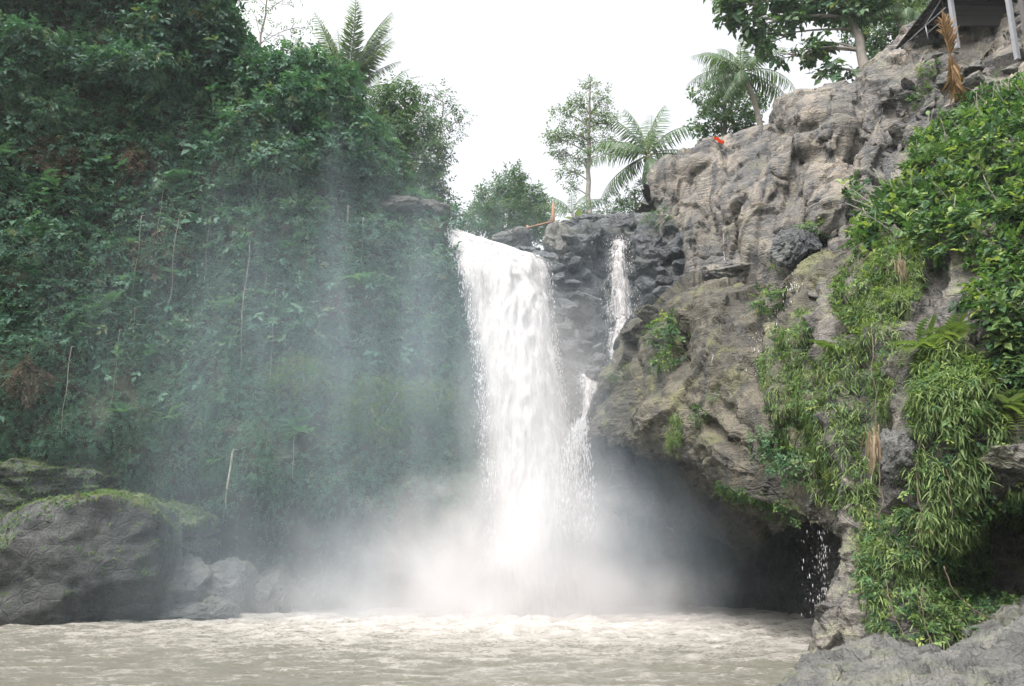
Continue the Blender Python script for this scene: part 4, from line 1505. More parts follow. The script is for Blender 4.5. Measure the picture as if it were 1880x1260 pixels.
# ------------------------------------------------------------------ trees on the left crest
make_tree('broadleaf_tree', 'big dark broadleaf tree filling the top left corner', W(180, 60, 38.5), W(200, -130, 37.5),
          [C(40, -20, 35.5, 90, 60), C(130, -40, 36, 80, 55), C(250, -50, 36, 85, 55), C(300, 60, 36, 70, 50), C(350, 10, 36, 70, 60), C(400, 60, 36.5, 50, 50), C(380, -40, 36.5, 70, 50),
           C(60, 90, 35, 80, 45), C(260, 130, 35.5, 90, 40), C(420, 110, 36.5, 60, 40), C(-60, 40, 35, 80, 80), C(20, 160, 35, 70, 40), C(170, 130, 35.5, 60, 35)],
          0.3, M['leaf_dark'], M['bark'], 0.48, 1.5, 0.4, SPRIGS)
make_tree('broadleaf_tree', 'rounded tree mound smothered in creepers at the crest of the left cliff', W(560, 300, 38.5), W(560, 150, 37.5),
          [C(480, 150, 36.5, 60, 50), C(540, 125, 36.5, 60, 42), C(595, 135, 36.5, 50, 42), C(632, 180, 36.6, 36, 50), C(560, 190, 35.8, 80, 50), C(470, 230, 35.8, 70, 50), C(640, 250, 36.4, 44, 50), C(670, 310, 36.6, 46, 40), C(600, 280, 35.8, 70, 50), C(520, 300, 35.6, 70, 50), C(690, 345, 36.8, 30, 24)],
          0.25, M['leaf_creeper'], M['bark'], 0.40, 1.6, 0.4, SPRIGS)
make_tree('broadleaf_tree', 'thin twiggy tree against the sky between the corner tree and the mound', W(470, 130, 41), W(500, -60, 41),
          [C(470, 30, 41, 40, 26), C(520, 0, 41, 46, 26), C(500, 60, 41, 30, 20), C(550, 50, 41, 26, 20), C(455, -20, 41, 40, 30)],
          0.07, M['leaf_backlit'], M['bark'], 0.36, 0.22, 0.2, SPRIG_FINE, shell=0.1)
make_tree('broadleaf_tree', 'dark dense tree leaning behind the mound, left of the open sky', W(760, 400, 42), W(745, 210, 42),
          [C(690, 200, 41.5, 40, 34), C(735, 180, 41.5, 40, 36), C(765, 230, 41.5, 42, 40), C(720, 250, 41, 46, 40), C(790, 285, 41.5, 34, 44), C(750, 310, 41, 46, 44), C(790, 345, 41.5, 34, 34), C(700, 300, 41, 40, 40), C(740, 360, 41, 50, 26), C(815, 385, 41.5, 22, 26)],
          0.22, M['leaf_mid'], M['bark'], 0.44, 2.6, 0.5, SPRIG_FINE)
make_tree('broadleaf_tree', 'airy small-leaved branches reaching right into the white sky', W(790, 390, 43.5), W(815, 190, 43.5),
          [C(780, 170, 43.5, 22, 18), C(812, 180, 43.5, 24, 22), C(838, 200, 43.5, 22, 20), C(852, 218, 43.5, 18, 14), C(830, 240, 43.5, 22, 20), C(800, 215, 43.5, 28, 22), C(820, 270, 43.5, 14, 20)],
          0.09, M['leaf_mid'], M['bark'], 0.34, 0.8, 0.2, SPRIG_FINE, shell=0.1)
make_tree('broadleaf_tree', 'round hazy tree standing in the gap above the waterfall', W(935, 440, 54), W(935, 370, 54),
          [C(900, 370, 54, 32, 30), C(935, 345, 54, 32, 30), C(968, 365, 54, 32, 28), C(990, 385, 53.5, 24, 22), C(880, 400, 53, 30, 22), C(930, 395, 53, 46, 30), C(975, 410, 53, 34, 20), C(860, 420, 53, 22, 12), C(925, 420, 52.5, 46, 16), C(950, 320, 54, 14, 14), C(1000, 425, 53, 22, 20)],
          0.2, M['leaf_mid'], M['bark'], 0.46, 2.4, 0.3, SPRIG_FINE)
make_tree('broadleaf_tree', 'tall slender pale tree, leaves lightened for backlight, with a see-through crown on the skyline', W(1080, 425, 56), W(1083, 165, 56),
          [C(1083, 155, 56, 16, 16), C(1060, 185, 56, 26, 16), C(1105, 185, 56, 24, 16), C(1040, 210, 56, 30, 16), C(1085, 215, 56, 34, 20), C(1118, 225, 56, 24, 18), C(1030, 245, 56, 30, 16), C(1070, 250, 56, 36, 18), C(1115, 262, 56, 26, 16), C(1030, 280, 56, 28, 14), C(1075, 290, 56, 34, 14), C(1045, 312, 56, 26, 12), C(1015, 255, 56, 16, 14), C(1050, 345, 56, 16, 10)],
          0.22, M['leaf_backlit'], M['bark_pale'], 0.42, 1.0, 0.15, SPRIG_FINE, shell=0.05)
make_tree('broadleaf_tree', 'low dark bushy tree under the coconut palm on the skyline', W(1170, 410, 50), W(1165, 350, 50),
          [C(1130, 370, 50, 30, 20), C(1165, 360, 50, 30, 24), C(1195, 345, 49, 26, 26), C(1120, 390, 49, 26, 14), C(1160, 385, 49, 40, 16), C(1205, 375, 47, 22, 26), C(1090, 388, 50, 18, 12)],
          0.15, M['leaf_mid'], M['bark'], 0.36, 1.2, 0.3, SPRIG_FINE)
make_tree('broadleaf_tree', 'dense tree behind the leaning coconut palm', W(1330, 290, 47), W(1330, 170, 47),
          [C(1300, 180, 47, 28, 26), C(1340, 160, 47, 34, 30), C(1310, 225, 47, 34, 26), C(1350, 215, 47, 36, 30), C(1380, 190, 47, 26, 26), C(1290, 245, 47, 22, 16), C(1375, 235, 47, 26, 18)],
          0.2, M['leaf_mid'], M['bark'], 0.40, 1.2, 0.3, SPRIGS)
make_tree('broadleaf_tree', 'tall broadleaf tree with grey trunk, branches hanging over the right cliff', W(1598, 165, 37.5), W(1548, -40, 37.5),
          [C(1345, 15, 38, 26, 26), C(1380, 40, 38, 28, 26), C(1405, 70, 38, 22, 18), C(1350, -30, 38, 50, 40), C(1440, -10, 38, 46, 26), C(1450, 40, 38, 22, 16), C(1480, 95, 38, 24, 20), C(1510, 80, 38, 22, 16), C(1525, 125, 38, 16, 18), C(1500, 10, 38, 34, 26), C(1560, 20, 37.5, 36, 26), C(1540, -30, 37.5, 60, 30), C(1600, 0, 37.5, 34, 30), C(1560, 130, 38, 9, 8), C(1425, 105, 38, 14, 10)],
          0.30, M['leaf_mid'], M['bark_pale'], 0.42, 1.6, 0.4, SPRIG_BIG, shell=0.2)
make_tree('broadleaf_tree', 'deep green tree right of the grey trunk, at the top of the right cliff', W(1655, 90, 40), W(1650, -40, 40),
          [C(1620, 60, 40, 34, 30), C(1660, 40, 40, 34, 30), C(1640, 0, 40, 50, 40), C(1690, 10, 40, 30, 40), C(1610, 100, 40, 20, 16), C(1575, 60, 41, 26, 26), C(1545, 20, 41, 26, 26)],
          0.25, M['leaf_mid'], M['bark'], 0.42, 1.2, 0.6, SPRIGS)


# ------------------------------------------------------------------ palms
def frond_mesh(L, elev, droop, n=34, ll=0.55, hang=0.5, mat='palm', seed=0):
    """a feather leaf in the YZ plane, leaving the origin along +Y"""
    r = np.random.default_rng(seed)
    m = 16
    a = R(elev) - R(droop) * np.linspace(0, 1, m) ** 1.4
    st = L / (m - 1)
    P = np.zeros((m, 3))
    P[1:, 1] = np.cumsum(np.cos(a[1:])) * st
    P[1:, 2] = np.cumsum(np.sin(a[1:])) * st
    mb = MB()
    add_tube(mb, P, np.linspace(0.05, 0.008, m) * L / 4, 4, 0.95)
    t = np.linspace(0.14, 1.0, n)
    q = cr(P, 100)[(t * 99).astype(int)]
    T = norm(np.gradient(cr(P, 100), axis=0)[(t * 99).astype(int)])
    up = np.cross(np.tile([1.0, 0, 0], (n, 1)), T)
    for sg in (-1, 1):
        le = ll * L / 4 * (np.sin(math.pi * (0.18 + 0.78 * t)) ** 0.7) * r.uniform(0.85, 1.1, n) * 2.0
        Y = T * (0.35 + 0.5 * t[:, None]) + np.array([sg, 0, 0]) * 0.9 + up * 0.15 + np.array([0, 0, -1]) * hang + r.normal(size=(n, 3)) * 0.09
        place(mb, t_blade(3, 0.075, 0.7), q, Y, up, le, r.uniform(0.1, 0.8, n))
    V, F, rr = mb.get()
    return mesh_data('frond', V, F, M[mat], rr, False)


def make_palm(name, label, base, top, L, fr, r0=0.14, mat='palm', n=34, lean=0.4, hang=0.5, ll=0.55, coconuts=True):
    root = empty(name, base, label=label, cat='palm')
    tb = MB()
    base, top = np.asarray(base, float), np.asarray(top, float)
    P = bez(base - np.array([0, 0, 0.5]), (base + top) / 2 + np.array([lean, 0, 0]), top, 18)
    rad = np.linspace(r0 * 1.3, r0 * 0.85, 18) * (1 + 0.06 * np.cos(np.arange(18) * math.pi))
    add_tube(tb, P, rad, 9)
    child(tb.obj('trunk', M['palm_bark']), root)
    cache = {}
    for k, (az, el, dr, sc) in enumerate(fr):
        key = (el, dr, k % 2)
        if key not in cache:
            cache[key] = frond_mesh(L, el, dr, n, ll, hang, mat, k)
        o = bpy.data.objects.new('frond', cache[key])
        o.rotation_euler = (R(random.uniform(-9, 9)), R(random.uniform(-12, 12)), R(-az + random.uniform(-10, 10)))
        sc *= random.uniform(0.88, 1.1)
        o.scale = (sc, sc, sc)
        o.location = tuple(top)
        put(o)
        child(o, root)
    if coconuts:
        for k in range(5):
            V, F = ICO[2]
            a = k * 1.3
            o = mobj('coconut', V * np.array([0.12, 0.12, 0.15]), F, M['palm_yellow'], np.full(len(V), 0.3))
            o.location = tuple(top + np.array([math.cos(a) * 0.22, math.sin(a) * 0.22, -0.3]))
            child(o, root)
    return root


# azimuth 90 = to the right, 270 = to the left, 180 = towards the viewer
make_palm('palm_tree', 'leaning coconut palm with spreading crown on the right skyline', W(1400, 255, 43), W(1362, 132, 43), 3.5,
          [(270, 62, 75, 1), (285, 25, 75, 1.05), (262, 5, 60, 1), (300, -20, 50, .9), (250, -25, 50, 1), (235, 40, 80, .9), (90, 25, 85, 1.05), (80, 0, 70, 1), (105, -15, 55, 1), (70, -40, 40, .8), (120, 50, 80, .9), (20, 70, 50, 1), (340, 72, 50, 1), (180, 60, 60, .7), (190, -20, 50, .8), (160, 20, 70, .8), (215, -50, 30, .8), (265, -55, 25, .8), (0, 30, 60, 1), (45, 60, 60, 1), (320, 55, 60, 1)])
make_palm('palm_tree', 'bright coconut palm with upright fronds beside the slender pale tree', W(1205, 420, 49), W(1190, 285, 49), 4.1,
          [(270, 70, 40, .95), (300, 78, 30, 1), (60, 75, 35, 1), (90, 60, 60, 1), (80, 30, 70, 1), (95, 5, 60, .9), (270, 30, 75, 1), (262, 8, 65, 1), (285, -12, 50, 1), (250, -30, 40, .9), (180, 50, 90, .6), (180, -40, 40, .9), (200, -60, 20, .9), (110, -30, 40, .8), (350, 82, 25, 1), (20, 60, 50, 1), (230, 20, 70, .9)], 0.16)
make_palm('palm_tree', 'tall feathery palm rising behind the creeper mound, top left of the sky', W(655, 270, 46), W(632, 185, 46), 6.8,
          [(290, 74, 32, 1), (340, 82, 22, 1.05), (60, 80, 26, 1), (90, 72, 30, .8), (75, 76, 24, .9), (270, 66, 42, .9), (180, 78, 36, .8), (200, 70, 40, .8), (120, 58, 46, .75), (100, 40, 50, .55), (250, 60, 40, .8), (10, 70, 30, 1), (310, 68, 30, .9), (40, 72, 30, .95), (85, 75, 34, .85), (280, 78, 26, .9), (65, 68, 30, .7), (150, 74, 36, .8), (225, 76, 30, .7)], 0.2, 'palm_backlit', n=60, hang=0.2, ll=0.36, coconuts=False)
make_palm('palm_tree', 'arching feathery palm frond clump above the dark dense tree', W(728, 260, 43), W(705, 190, 43), 2.6,
          [(75, 55, 75, 1), (95, 40, 80, .9), (60, 70, 55, .9), (280, 60, 60, .8), (180, 60, 70, .8), (110, 65, 70, 1)], 0.1, n=36, hang=0.3, ll=0.4, coconuts=False)
make_palm('palm_tree', 'low young palm with drooping grey-green fronds behind the lip rocks', W(1045, 432, 50), W(1050, 392, 50), 2.6,
          [(270, 40, 80, 1), (250, 15, 70, .8), (90, 45, 80, 1), (75, 20, 70, 1), (180, 60, 90, .8), (310, 65, 50, .9), (40, 65, 50, .9), (110, 0, 50, .8)], 0.1, n=26, coconuts=False)
make_palm('palm_tree', 'dark palm crown half hidden behind the deck railing, top right', W(1672, 95, 37.5), W(1668, 20, 37.5), 2.6,
          [(270, 30, 80, 1), (250, 5, 70, .9), (90, 30, 80, .8), (200, -10, 60, .9), (230, 50, 80, .9), (180, 30, 90, .8), (300, 55, 50, 1), (160, -40, 30, .9), (215, -40, 30, .9)], 0.12, n=30, coconuts=False)

# ================================================================== VEGETATION: RIGHT SIDE
def reeds(label, poly, patch, n, smin=0.3, smax=0.6, mat='reed', down=0.25, cat='reeds', name='reed_curtain', spr=0.75, leafy=0, off=0.12, roots=0, clump=1.2, tp=None):
    """grassy growth hanging in tufts from a rock face"""
    n = int(n * 3.2)
    smin, smax = smin * 0.68, smax * 0.68
    P, N = patch.sample(n * 2, poly)
    keep = fbm(P * clump, 3, 17) > -0.14 + 0.25 * RNG.random(len(P)) - 0.10
    P, N = P[keep][:n], N[keep][:n]
    if len(P) == 0:
        print('EMPTY', label)
        return None
    root = empty(name, P[np.argmin(P[:, 2])], label=label, cat=cat)
    mb = MB()
    m = len(P)
    tp = tp or BLADES
    k = RNG.integers(0, len(tp), m)
    Y = N * 0.75 + np.array([0, 0, -down]) + rv(m) * spr
    Z = N * 0.6 + np.array([0, 0, 1.0]) + rv(m) * 0.3
    S = RNG.uniform(smin, smax, m)
    r = np.clip(RNG.random(m) * 0.75 + 0.25 * (0.5 + fbm(P * 1.1, 2, 6)), 0, 1)
    for i in range(len(tp)):
        q = k == i
        place(mb, tp[i], P[q] + N[q] * RNG.uniform(-0.02, off, (q.sum(), 1)), Y[q], Z[q], S[q], r[q])
    child(mb.obj('blades', M[mat], False, kind='stuff'), root)
    if leafy:
        fo = MB()
        P, N = patch.sample(leafy, poly)
        sprigs(fo, P + N * RNG.uniform(0, off * 1.5, (leafy, 1)), N, 0.24, 0.5, 0.7, SPRIGS)
        child(fo.obj('foliage', M['leaf_near'], False, kind='stuff'), root)
    return root


reeds('narrow yellow-green grass strip hanging left of the dark crack', [(1398, 655), (1430, 605), (1458, 600), (1475, 700), (1505, 820), (1530, 930), (1500, 920), (1450, 820), (1415, 740)], bulge, 1900, 0.2, 0.42, 'reed', 0.7, leafy=260)
reeds('taller yellow-green grass strip right of the narrow one', [(1450, 640), (1470, 560), (1492, 580), (1530, 720), (1565, 860), (1560, 950), (1525, 900), (1490, 800)], bulge, 1900, 0.2, 0.42, 'reed', 0.7, leafy=260)
reeds('broad sunlit curtain of reeds in the middle of the near buttress', [(1500, 660), (1555, 600), (1640, 560), (1665, 640), (1640, 740), (1622, 800), (1600, 960), (1560, 940), (1530, 800)], butt, 4200, 0.28, 0.55, 'reed', 0.35, leafy=250)
reeds('bright grass tumbling from the top of the near buttress', [(1530, 520), (1600, 440), (1690, 400), (1700, 470), (1680, 560), (1600, 600), (1540, 620)], butt, 3000, 0.25, 0.5, 'reed', 0.4, leafy=350)
reeds('dense dark reed curtain hanging left of the right hollow', [(1690, 660), (1760, 630), (1820, 700), (1830, 800), (1800, 900), (1780, 990), (1690, 980), (1668, 900), (1690, 780)], butt, 4600, 0.32, 0.65, 'reed', 0.4, leafy=300, off=0.3)
reeds('tangled reeds and creeper at the foot of the near buttress', [(1585, 960), (1680, 930), (1800, 940), (1815, 1060), (1740, 1175), (1640, 1180), (1590, 1110)], butt, 3600, 0.25, 0.5, 'reed', 0.35, leafy=1500, off=0.22)
reeds('thin line of reeds trailing down the left edge of the near buttress', [(1560, 900), (1592, 880), (1612, 960), (1600, 1080), (1575, 1080), (1568, 980)], butt, 900, 0.2, 0.4, 'reed', 0.6)
reeds('bright green moss carpet on the lower left corner of the near buttress', [(1572, 1020), (1610, 1000), (1628, 1090), (1625, 1165), (1590, 1160), (1572, 1090)], butt, 5200, 0.06, 0.14, 'moss_blade', 0.3, 'moss', 'moss_patch', tp=MOSS, off=0.03, clump=2.5)
reeds('grass tuft drooping from the underside of the middle overhang', [(1222, 770), (1250, 760), (1256, 800), (1246, 835), (1226, 825)], bulge, 380, 0.2, 0.4, 'reed', 0.5, 'grass', 'grass_tuft')
reeds('dark creeper fringe hanging under the lip of the middle overhang', [(1310, 880), (1345, 885), (1400, 905), (1470, 930), (1470, 955), (1400, 940), (1340, 912)], bulge, 500, 0.12, 0.26, 'leaf_near', 0.6, 'creeper', 'creeper_fringe', leafy=260)
reeds('reeds and creeper growing under the hollow at the right edge', [(1800, 900), (1900, 880), (1960, 930), (1960, 980), (1880, 960), (1810, 950)], butt, 900, 0.2, 0.4, 'reed', 0.5, leafy=350, off=0.2)
reeds('low creeper cover on the ground by the shelf, right of the tangled reeds', [(1740, 1110), (1830, 1080), (1880, 1090), (1880, 1140), (1800, 1160), (1740, 1185)], butt, 700, 0.12, 0.26, 'leaf_near', 0.2, 'creeper', 'creeper_patch', leafy=600)
reeds('sparse dry grass on the slope above the big shrub', [(1700, 200), (1800, 170), (1880, 140), (1880, 200), (1780, 260), (1700, 260)], butt, 600, 0.15, 0.35, 'reed', 0.0, 'grass', 'grass_tuft', leafy=160)

FERNS = [t_fern(11, 0.9), t_fern(13, 1.4)]


def fern(label, px, py, patch, n, size, mat='reed', up=0.3):
    p, nn = surf_at(patch, px, py)
    root = empty('fern', p, label=label, cat='fern')
    tpl = [mesh_data('frond', tp[0], tp[1], M[mat], np.full(len(tp[0]), q), False) for tp, q in ((FERNS[0], 0.4), (FERNS[1], 0.7))]
    for k in range(n):
        Y = norm(nn * 0.8 + np.array([0, 0, up]) + rv(1)[0] * 0.85)
        X = norm(np.cross(Y, np.array([0, 0, 1.0]) + nn * 0.3))
        Z = np.cross(X, Y)
        o = bpy.data.objects.new('frond', tpl[k % 2])
        s = size * random.uniform(0.7, 1.15)
        o.matrix_world = Matrix(((X[0] * s, Y[0] * s, Z[0] * s, p[0]), (X[1] * s, Y[1] * s, Z[1] * s, p[1]), (X[2] * s, Y[2] * s, Z[2] * s, p[2]), (0, 0, 0, 1)))
        put(o)
        mw = o.matrix_world.copy()
        o.parent = root
        o.matrix_parent_inverse = Matrix.Translation(-root.location)
        o.matrix_basis = mw
    return root


fern('spreading light fern between the two reed curtains', 1700, 640, butt, 26, 0.8)
fern('small fern at the left shoulder of the near buttress', 1520, 640, butt, 14, 0.7)
fern('fern spraying out over the bare rock in front of the big shrub', 1745, 625, butt, 18, 0.75)
fern('fern hanging above the hollow at the right edge', 1850, 750, butt, 16, 0.9)

for lab, x, y, pt, r, n, s, tp in (
        ('bushy green plant clinging to the left of the middle overhang', 1235, 610, bulge, 0.75, 130, 0.40, SPRIGS),
        ('trailing green plant just below the bushy one on the overhang', 1225, 665, bulge, 0.45, 60, 0.36, SPRIGS),
        ('round bush on the crest of the middle overhang, by the gully stream', 1408, 562, bulge, 0.5, 90, 0.30, SPRIGS),
        ('pale little plant on the left edge of the middle overhang', 1140, 690, bulge, 0.4, 50, 0.28, SPRIG_FINE),
        ('tiny tuft in the centre of the middle overhang', 1310, 728, bulge, 0.22, 30, 0.2, SPRIG_FINE),
        ('small plant above the yellow ledge under the overhang', 1288, 762, bulge, 0.3, 40, 0.22, SPRIGS),
        ('dark ivy clump left of the narrow grass strip', 1420, 810, bulge, 0.55, 130, 0.26, SPRIGS),
        ('dark ivy clump at the foot of the narrow grass strip', 1462, 850, bulge, 0.5, 110, 0.26, SPRIGS),
        ('ivy bush where the dark rocks meet the sandstone wall', 1222, 400, sand, 0.8, 110, 0.34, SPRIG_FINE),
        ('thin plant under the black wet blocks', 1438, 488, sand, 0.4, 50, 0.28, SPRIG_FINE),
        ('leafy sprig beside the black wet blocks', 1494, 425, sand, 0.5, 60, 0.34, SPRIGS),
        ('shade plant rooted in a dark notch of the sandstone wall', 1350, 375, sand, 0.5, 60, 0.3, SPRIG_FINE),
        ('young yellow-green seedling at the foot of the sandstone wall', 1583, 355, sand, 0.4, 36, 0.4, SPRIG_BIG),
        ('small plant in a crack near the dry palm frond', 1705, 125, sand, 0.4, 40, 0.3, SPRIGS),
        ('green clump under the dry palm frond', 1690, 180, sand, 0.4, 44, 0.3, SPRIGS)):
    shrub('plant', lab, x, y, pt, r, n, s, M['leaf_near'] if 'dark' not in lab else M['leaf_mid'], tp, 0.35, 0.85, 'plant', 0.3)

# big broad-leaved shrub on the right edge: leaves that show singly are parts
def big_leaf_mesh():
    t = np.linspace(0, 1, 6)
    w = 0.34 * np.sin(math.pi * (t * 0.9 + 0.05)) ** 0.8
    w[-1] = 0.01
    z = -0.28 * t ** 2
    V = np.concatenate([np.stack([-w, t, z + 0.10 * w / 0.34], -1), np.stack([0 * t, t, z], -1), np.stack([w, t, z + 0.10 * w / 0.34], -1)])
    F = [(i, i + 6, i + 7, i + 1) for i in range(5)] + [(i + 6, i + 12, i + 13, i + 7) for i in range(5)]
    return V, np.array(F)


BL = big_leaf_mesh()


def broad_shrub(name, label, poly, patch, n_leaf, n_fill, size, lift=0.7, mat='leaf_near', seed=1, fill=SPRIG_BIG):
    P, N = patch.sample(n_leaf, poly)
    base = P[np.argmin(P[:, 2])]
    root = empty(name, base, label=label, cat='shrub')
    st = MB()
    r = random.Random(seed)
    Q, NQ = patch.sample(26, poly)
    for a, b in zip(Q, NQ):
        st = MB()
        limb(st, a - b * 0.1, a + b * lift + np.array([r.uniform(-.6, .6), 0, r.uniform(0, .7)]), 0.03, 0.008, 0.08, 7)
        child(st.obj('stem', M['vine']), root)
    datas = [mesh_data('leaf', BL[0], BL[1], M[mat], np.full(len(BL[0]), q), True) for q in (0.15, 0.35, 0.55, 0.8, 0.95)]
    for p, nn in zip(P, N):
        q = p + nn * lift * float(np.clip(0.55 + 1.3 * fbm(p[None] * 0.9, 3, 71)[0], 0.05, 1.8)) * r.uniform(0.7, 1.2) + np.array([0, 0, r.uniform(-.1, .3)])
        Y = norm(nn * 0.6 + rv(1)[0] * 0.8 + np.array([0, 0, -0.15]))
        X = norm(np.cross(Y, np.array([0, 0, 1.0]) + nn * 0.5 + rv(1)[0] * 0.25))
        Z = np.cross(X, Y)
        s = size * r.uniform(0.65, 1.2)
        o = bpy.data.objects.new('leaf', r.choice(datas))
        put(o)
        o.parent = root
        o.matrix_parent_inverse = Matrix.Translation(-root.location)
        o.matrix_basis = Matrix(((X[0] * s, Y[0] * s, Z[0] * s, q[0]), (X[1] * s, Y[1] * s, Z[1] * s, q[1]), (X[2] * s, Y[2] * s, Z[2] * s, q[2]), (0, 0, 0, 1)))
    fo = MB()
    P, N = patch.sample(n_fill, poly)
    bil = np.clip(0.55 + 1.3 * fbm(P * 0.9, 3, 71), 0.05, 1.8)[:, None]
    sprigs(fo, P + N * lift * bil * (0.35 + 0.75 * RNG.random((n_fill, 1))), N, size * 1.35, 0.3, 0.8, fill, 0.6)
    child(fo.obj('foliage', M[mat], False, kind='stuff'), root)


broad_shrub('leafy_shrub', 'big broad-leaved shrub spilling down the slope at the right edge', [(1660, 420), (1700, 260), (1790, 220), (1900, 160), (1960, 200), (1960, 560), (1860, 560), (1790, 470), (1720, 470)], butt, 280, 6500, 0.19, 0.75)
broad_shrub('leafy_shrub', 'lower shrub with pointed leaves at the right edge, below the big one', [(1800, 540), (1960, 560), (1960, 760), (1850, 720), (1835, 640)], butt, 130, 2200, 0.19, 0.5, seed=4)
broad_shrub('leafy_shrub', 'small lime-green shrub on the slope under the dry palm frond', [(1775, 195), (1830, 165), (1880, 170), (1880, 235), (1800, 240)], butt, 60, 240, 0.28, 0.5, seed=6)
broad_shrub('leafy_shrub', 'bright bush overhanging the gully above the reeds', [(1560, 440), (1640, 350), (1700, 330), (1690, 420), (1600, 480)], butt, 90, 420, 0.28, 0.45, seed=8)


# hanging roots on the near buttress
def root_line(label, pts, r=0.02, name='hanging_root', wob=0.16):
    P = cr([W(*p) for p in pts], 30)
    P += wob * np.stack([fbm(P * 1.5 + i * 9, 3, 5 + i) for i in range(3)], -1)
    mb = MB()
    add_tube(mb, P, np.linspace(r, r * 0.5, 30) * 0.6, 5)
    return mb.obj(name, M['root'], label=label, cat='root')


root_line('long brown root hanging straight between the reed curtains', [(1602, 600, 20.6), (1604, 690, 20.0), (1606, 780, 19.6), (1604, 880, 19.4)], 0.02)
root_line('bundle of brown roots left of the layered rock block', [(1612, 780, 19.4), (1616, 850, 19.1), (1622, 920, 18.9), (1618, 965, 18.9)], 0.03)
root_line('brown root in front of the dark reed curtain', [(1690, 800, 18.5), (1684, 870, 18.3), (1690, 940, 18.2), (1686, 990, 18.2)], 0.025)
root_line('red-brown root right of the root in front of the dark reeds', [(1740, 860, 18.0), (1744, 920, 17.9), (1738, 985, 18.0)], 0.02)
root_line('slanting root crossing the foot of the tangled reeds, left one', [(1626, 1065, 18.4), (1640, 1110, 18.2), (1652, 1150, 18.0), (1660, 1172, 17.9)], 0.022)
root_line('slanting root crossing the foot of the tangled reeds, right one', [(1688, 1080, 18.2), (1694, 1120, 18.0), (1704, 1155, 17.9), (1718, 1184, 17.7)], 0.02)
root_line('long curved root sweeping from the reeds to the shelf', [(1735, 1040, 17.8), (1752, 1085, 17.8), (1785, 1118, 17.8), (1830, 1132, 17.7), (1850, 1136, 17.6)], 0.022)
root_line('short root stub curling above the shelf', [(1806, 1128, 17.6), (1806, 1140, 17.5), (1812, 1154, 17.4)], 0.015)


# withered plant matter hanging on the buttress
def withered(label, x, y, d, L, w, n):
    c = W(x, y, d)
    root = empty('withered_leaf_bunch', c, label=label, cat='dry leaves')
    mb = MB()
    P = c + RNG.normal(size=(n, 3)) * np.array([w, 0.06, 0.1])
    place(mb, t_blade(3, 0.1, 0.3), P, np.array([0, -0.1, -1]) + rv(n) * 0.25, np.array([0, -1.0, 0]) + rv(n) * 0.4, L * RNG.uniform(0.6, 1.1, n))
    child(mb.obj('blades', M['straw'], False), root)


withered('pale withered leaves caught above the layered rock block', 1602, 800, 19.1, 0.6, 0.07, 34)
withered('pale withered leaves hanging in the bright grass, top of the buttress', 1652, 478, 21.6, 0.45, 0.07, 24)


# ------------------------------------------------------------------ dry palm frond on the slope
def dry_frond():
    base, tip = W(1756, 188, 26.2), W(1729, 36, 26.0)
    root = empty('dry_palm_frond', base, label='withered orange-brown palm frond standing upright on the right slope', cat='palm frond')
    P = bez(base, (base + tip) / 2 + np.array([0.12, 0, 0]), tip, 20)
    mb = MB()
    add_tube(mb, P, np.linspace(0.06, 0.015, 20), 6, 0.5)
    child(mb.obj('stalk', M['dry']), root)
    fo = MB()
    n = 260
    t = RNG.uniform(0.22, 0.98, n)
    q = P[(t * 19).astype(int)]
    Y = np.stack([RNG.normal(0.1, 0.16, n), RNG.normal(-0.1, 0.2, n), np.where(t > 0.6, 0.4, -0.9)], -1)
    place(fo, t_blade(3, 0.1, 0.4), q, Y, rv(n) + np.array([0, -1.0, 0]), RNG.uniform(0.35, 0.8, n) * (1.1 - 0.5 * np.abs(t - 0.4)))
    child(fo.obj('leaflets', M['dry'], False), root)


dry_frond()


# ------------------------------------------------------------------ deck on posts with a pipe railing
def box(c, s, rz=0.0):
    V = np.array([(x, y, z) for x in (-.5, .5) for y in (-.5, .5) for z in (-.5, .5)]) * np.asarray(s)
    a = rz
    V = V @ np.array([[math.cos(a), math.sin(a), 0], [-math.sin(a), math.cos(a), 0], [0, 0, 1]]) + np.asarray(c)
    F = np.array([(0, 1, 3, 2), (4, 6, 7, 5), (0, 4, 5, 1), (2, 3, 7, 6), (0, 2, 6, 4), (1, 5, 7, 3)])
    return V, F


def deck():
    c = W(1738, -8, 29.0)
    z = c[2]
    root = empty('viewing_deck', W(1752, 62, 29), label='timber deck on posts, its shade painted near-black, at the top right corner', cat='deck')
    for k in range(16):
        V, F = box((c[0] + 2.0, 28.7 + k * 0.34, z + 0.30), (4.4, 0.31, 0.06))
        child(mobj('floor_plank', V, F, M['deck'], None, False), root)
    for k in range(6):
        V, F = box((c[0] + 0.05 + k * 0.85, 31.2, z + 0.15), (0.09, 5.4, 0.22))
        child(mobj('joist', V, F, M['deck'], None, False), root)
    for k in range(5):  # added black sheet of boards standing in for the shade below the floor
        V, F = box((c[0] + 2.15, 29.45 + 0.0 * k, z - 0.03 - k * 0.22), (4.2, 0.05, 0.21))
        child(mobj('shade_board', V, F, M['deck'], None, False), root)
    for (x0, y0, x1, y1, r, m, d) in ((1736, -30, 1754, 64, 0.085, 'post', 28.9), (1832, -30, 1864, 82, 0.085, 'post', 27.4), (1858, -30, 1890, 90, 0.10, 'darkpost', 27.2)):
        b = W(x1, y1, d)
        top = np.array([b[0], b[1], z + 0.2])
        V, F = box((b + top) / 2 - np.array([0, 0, 0.3]), (r * 1.7, r * 1.7, top[2] - b[2] + 0.6), 0.3)
        child(mobj('post', V, F, M[m], None, False), root)


deck()


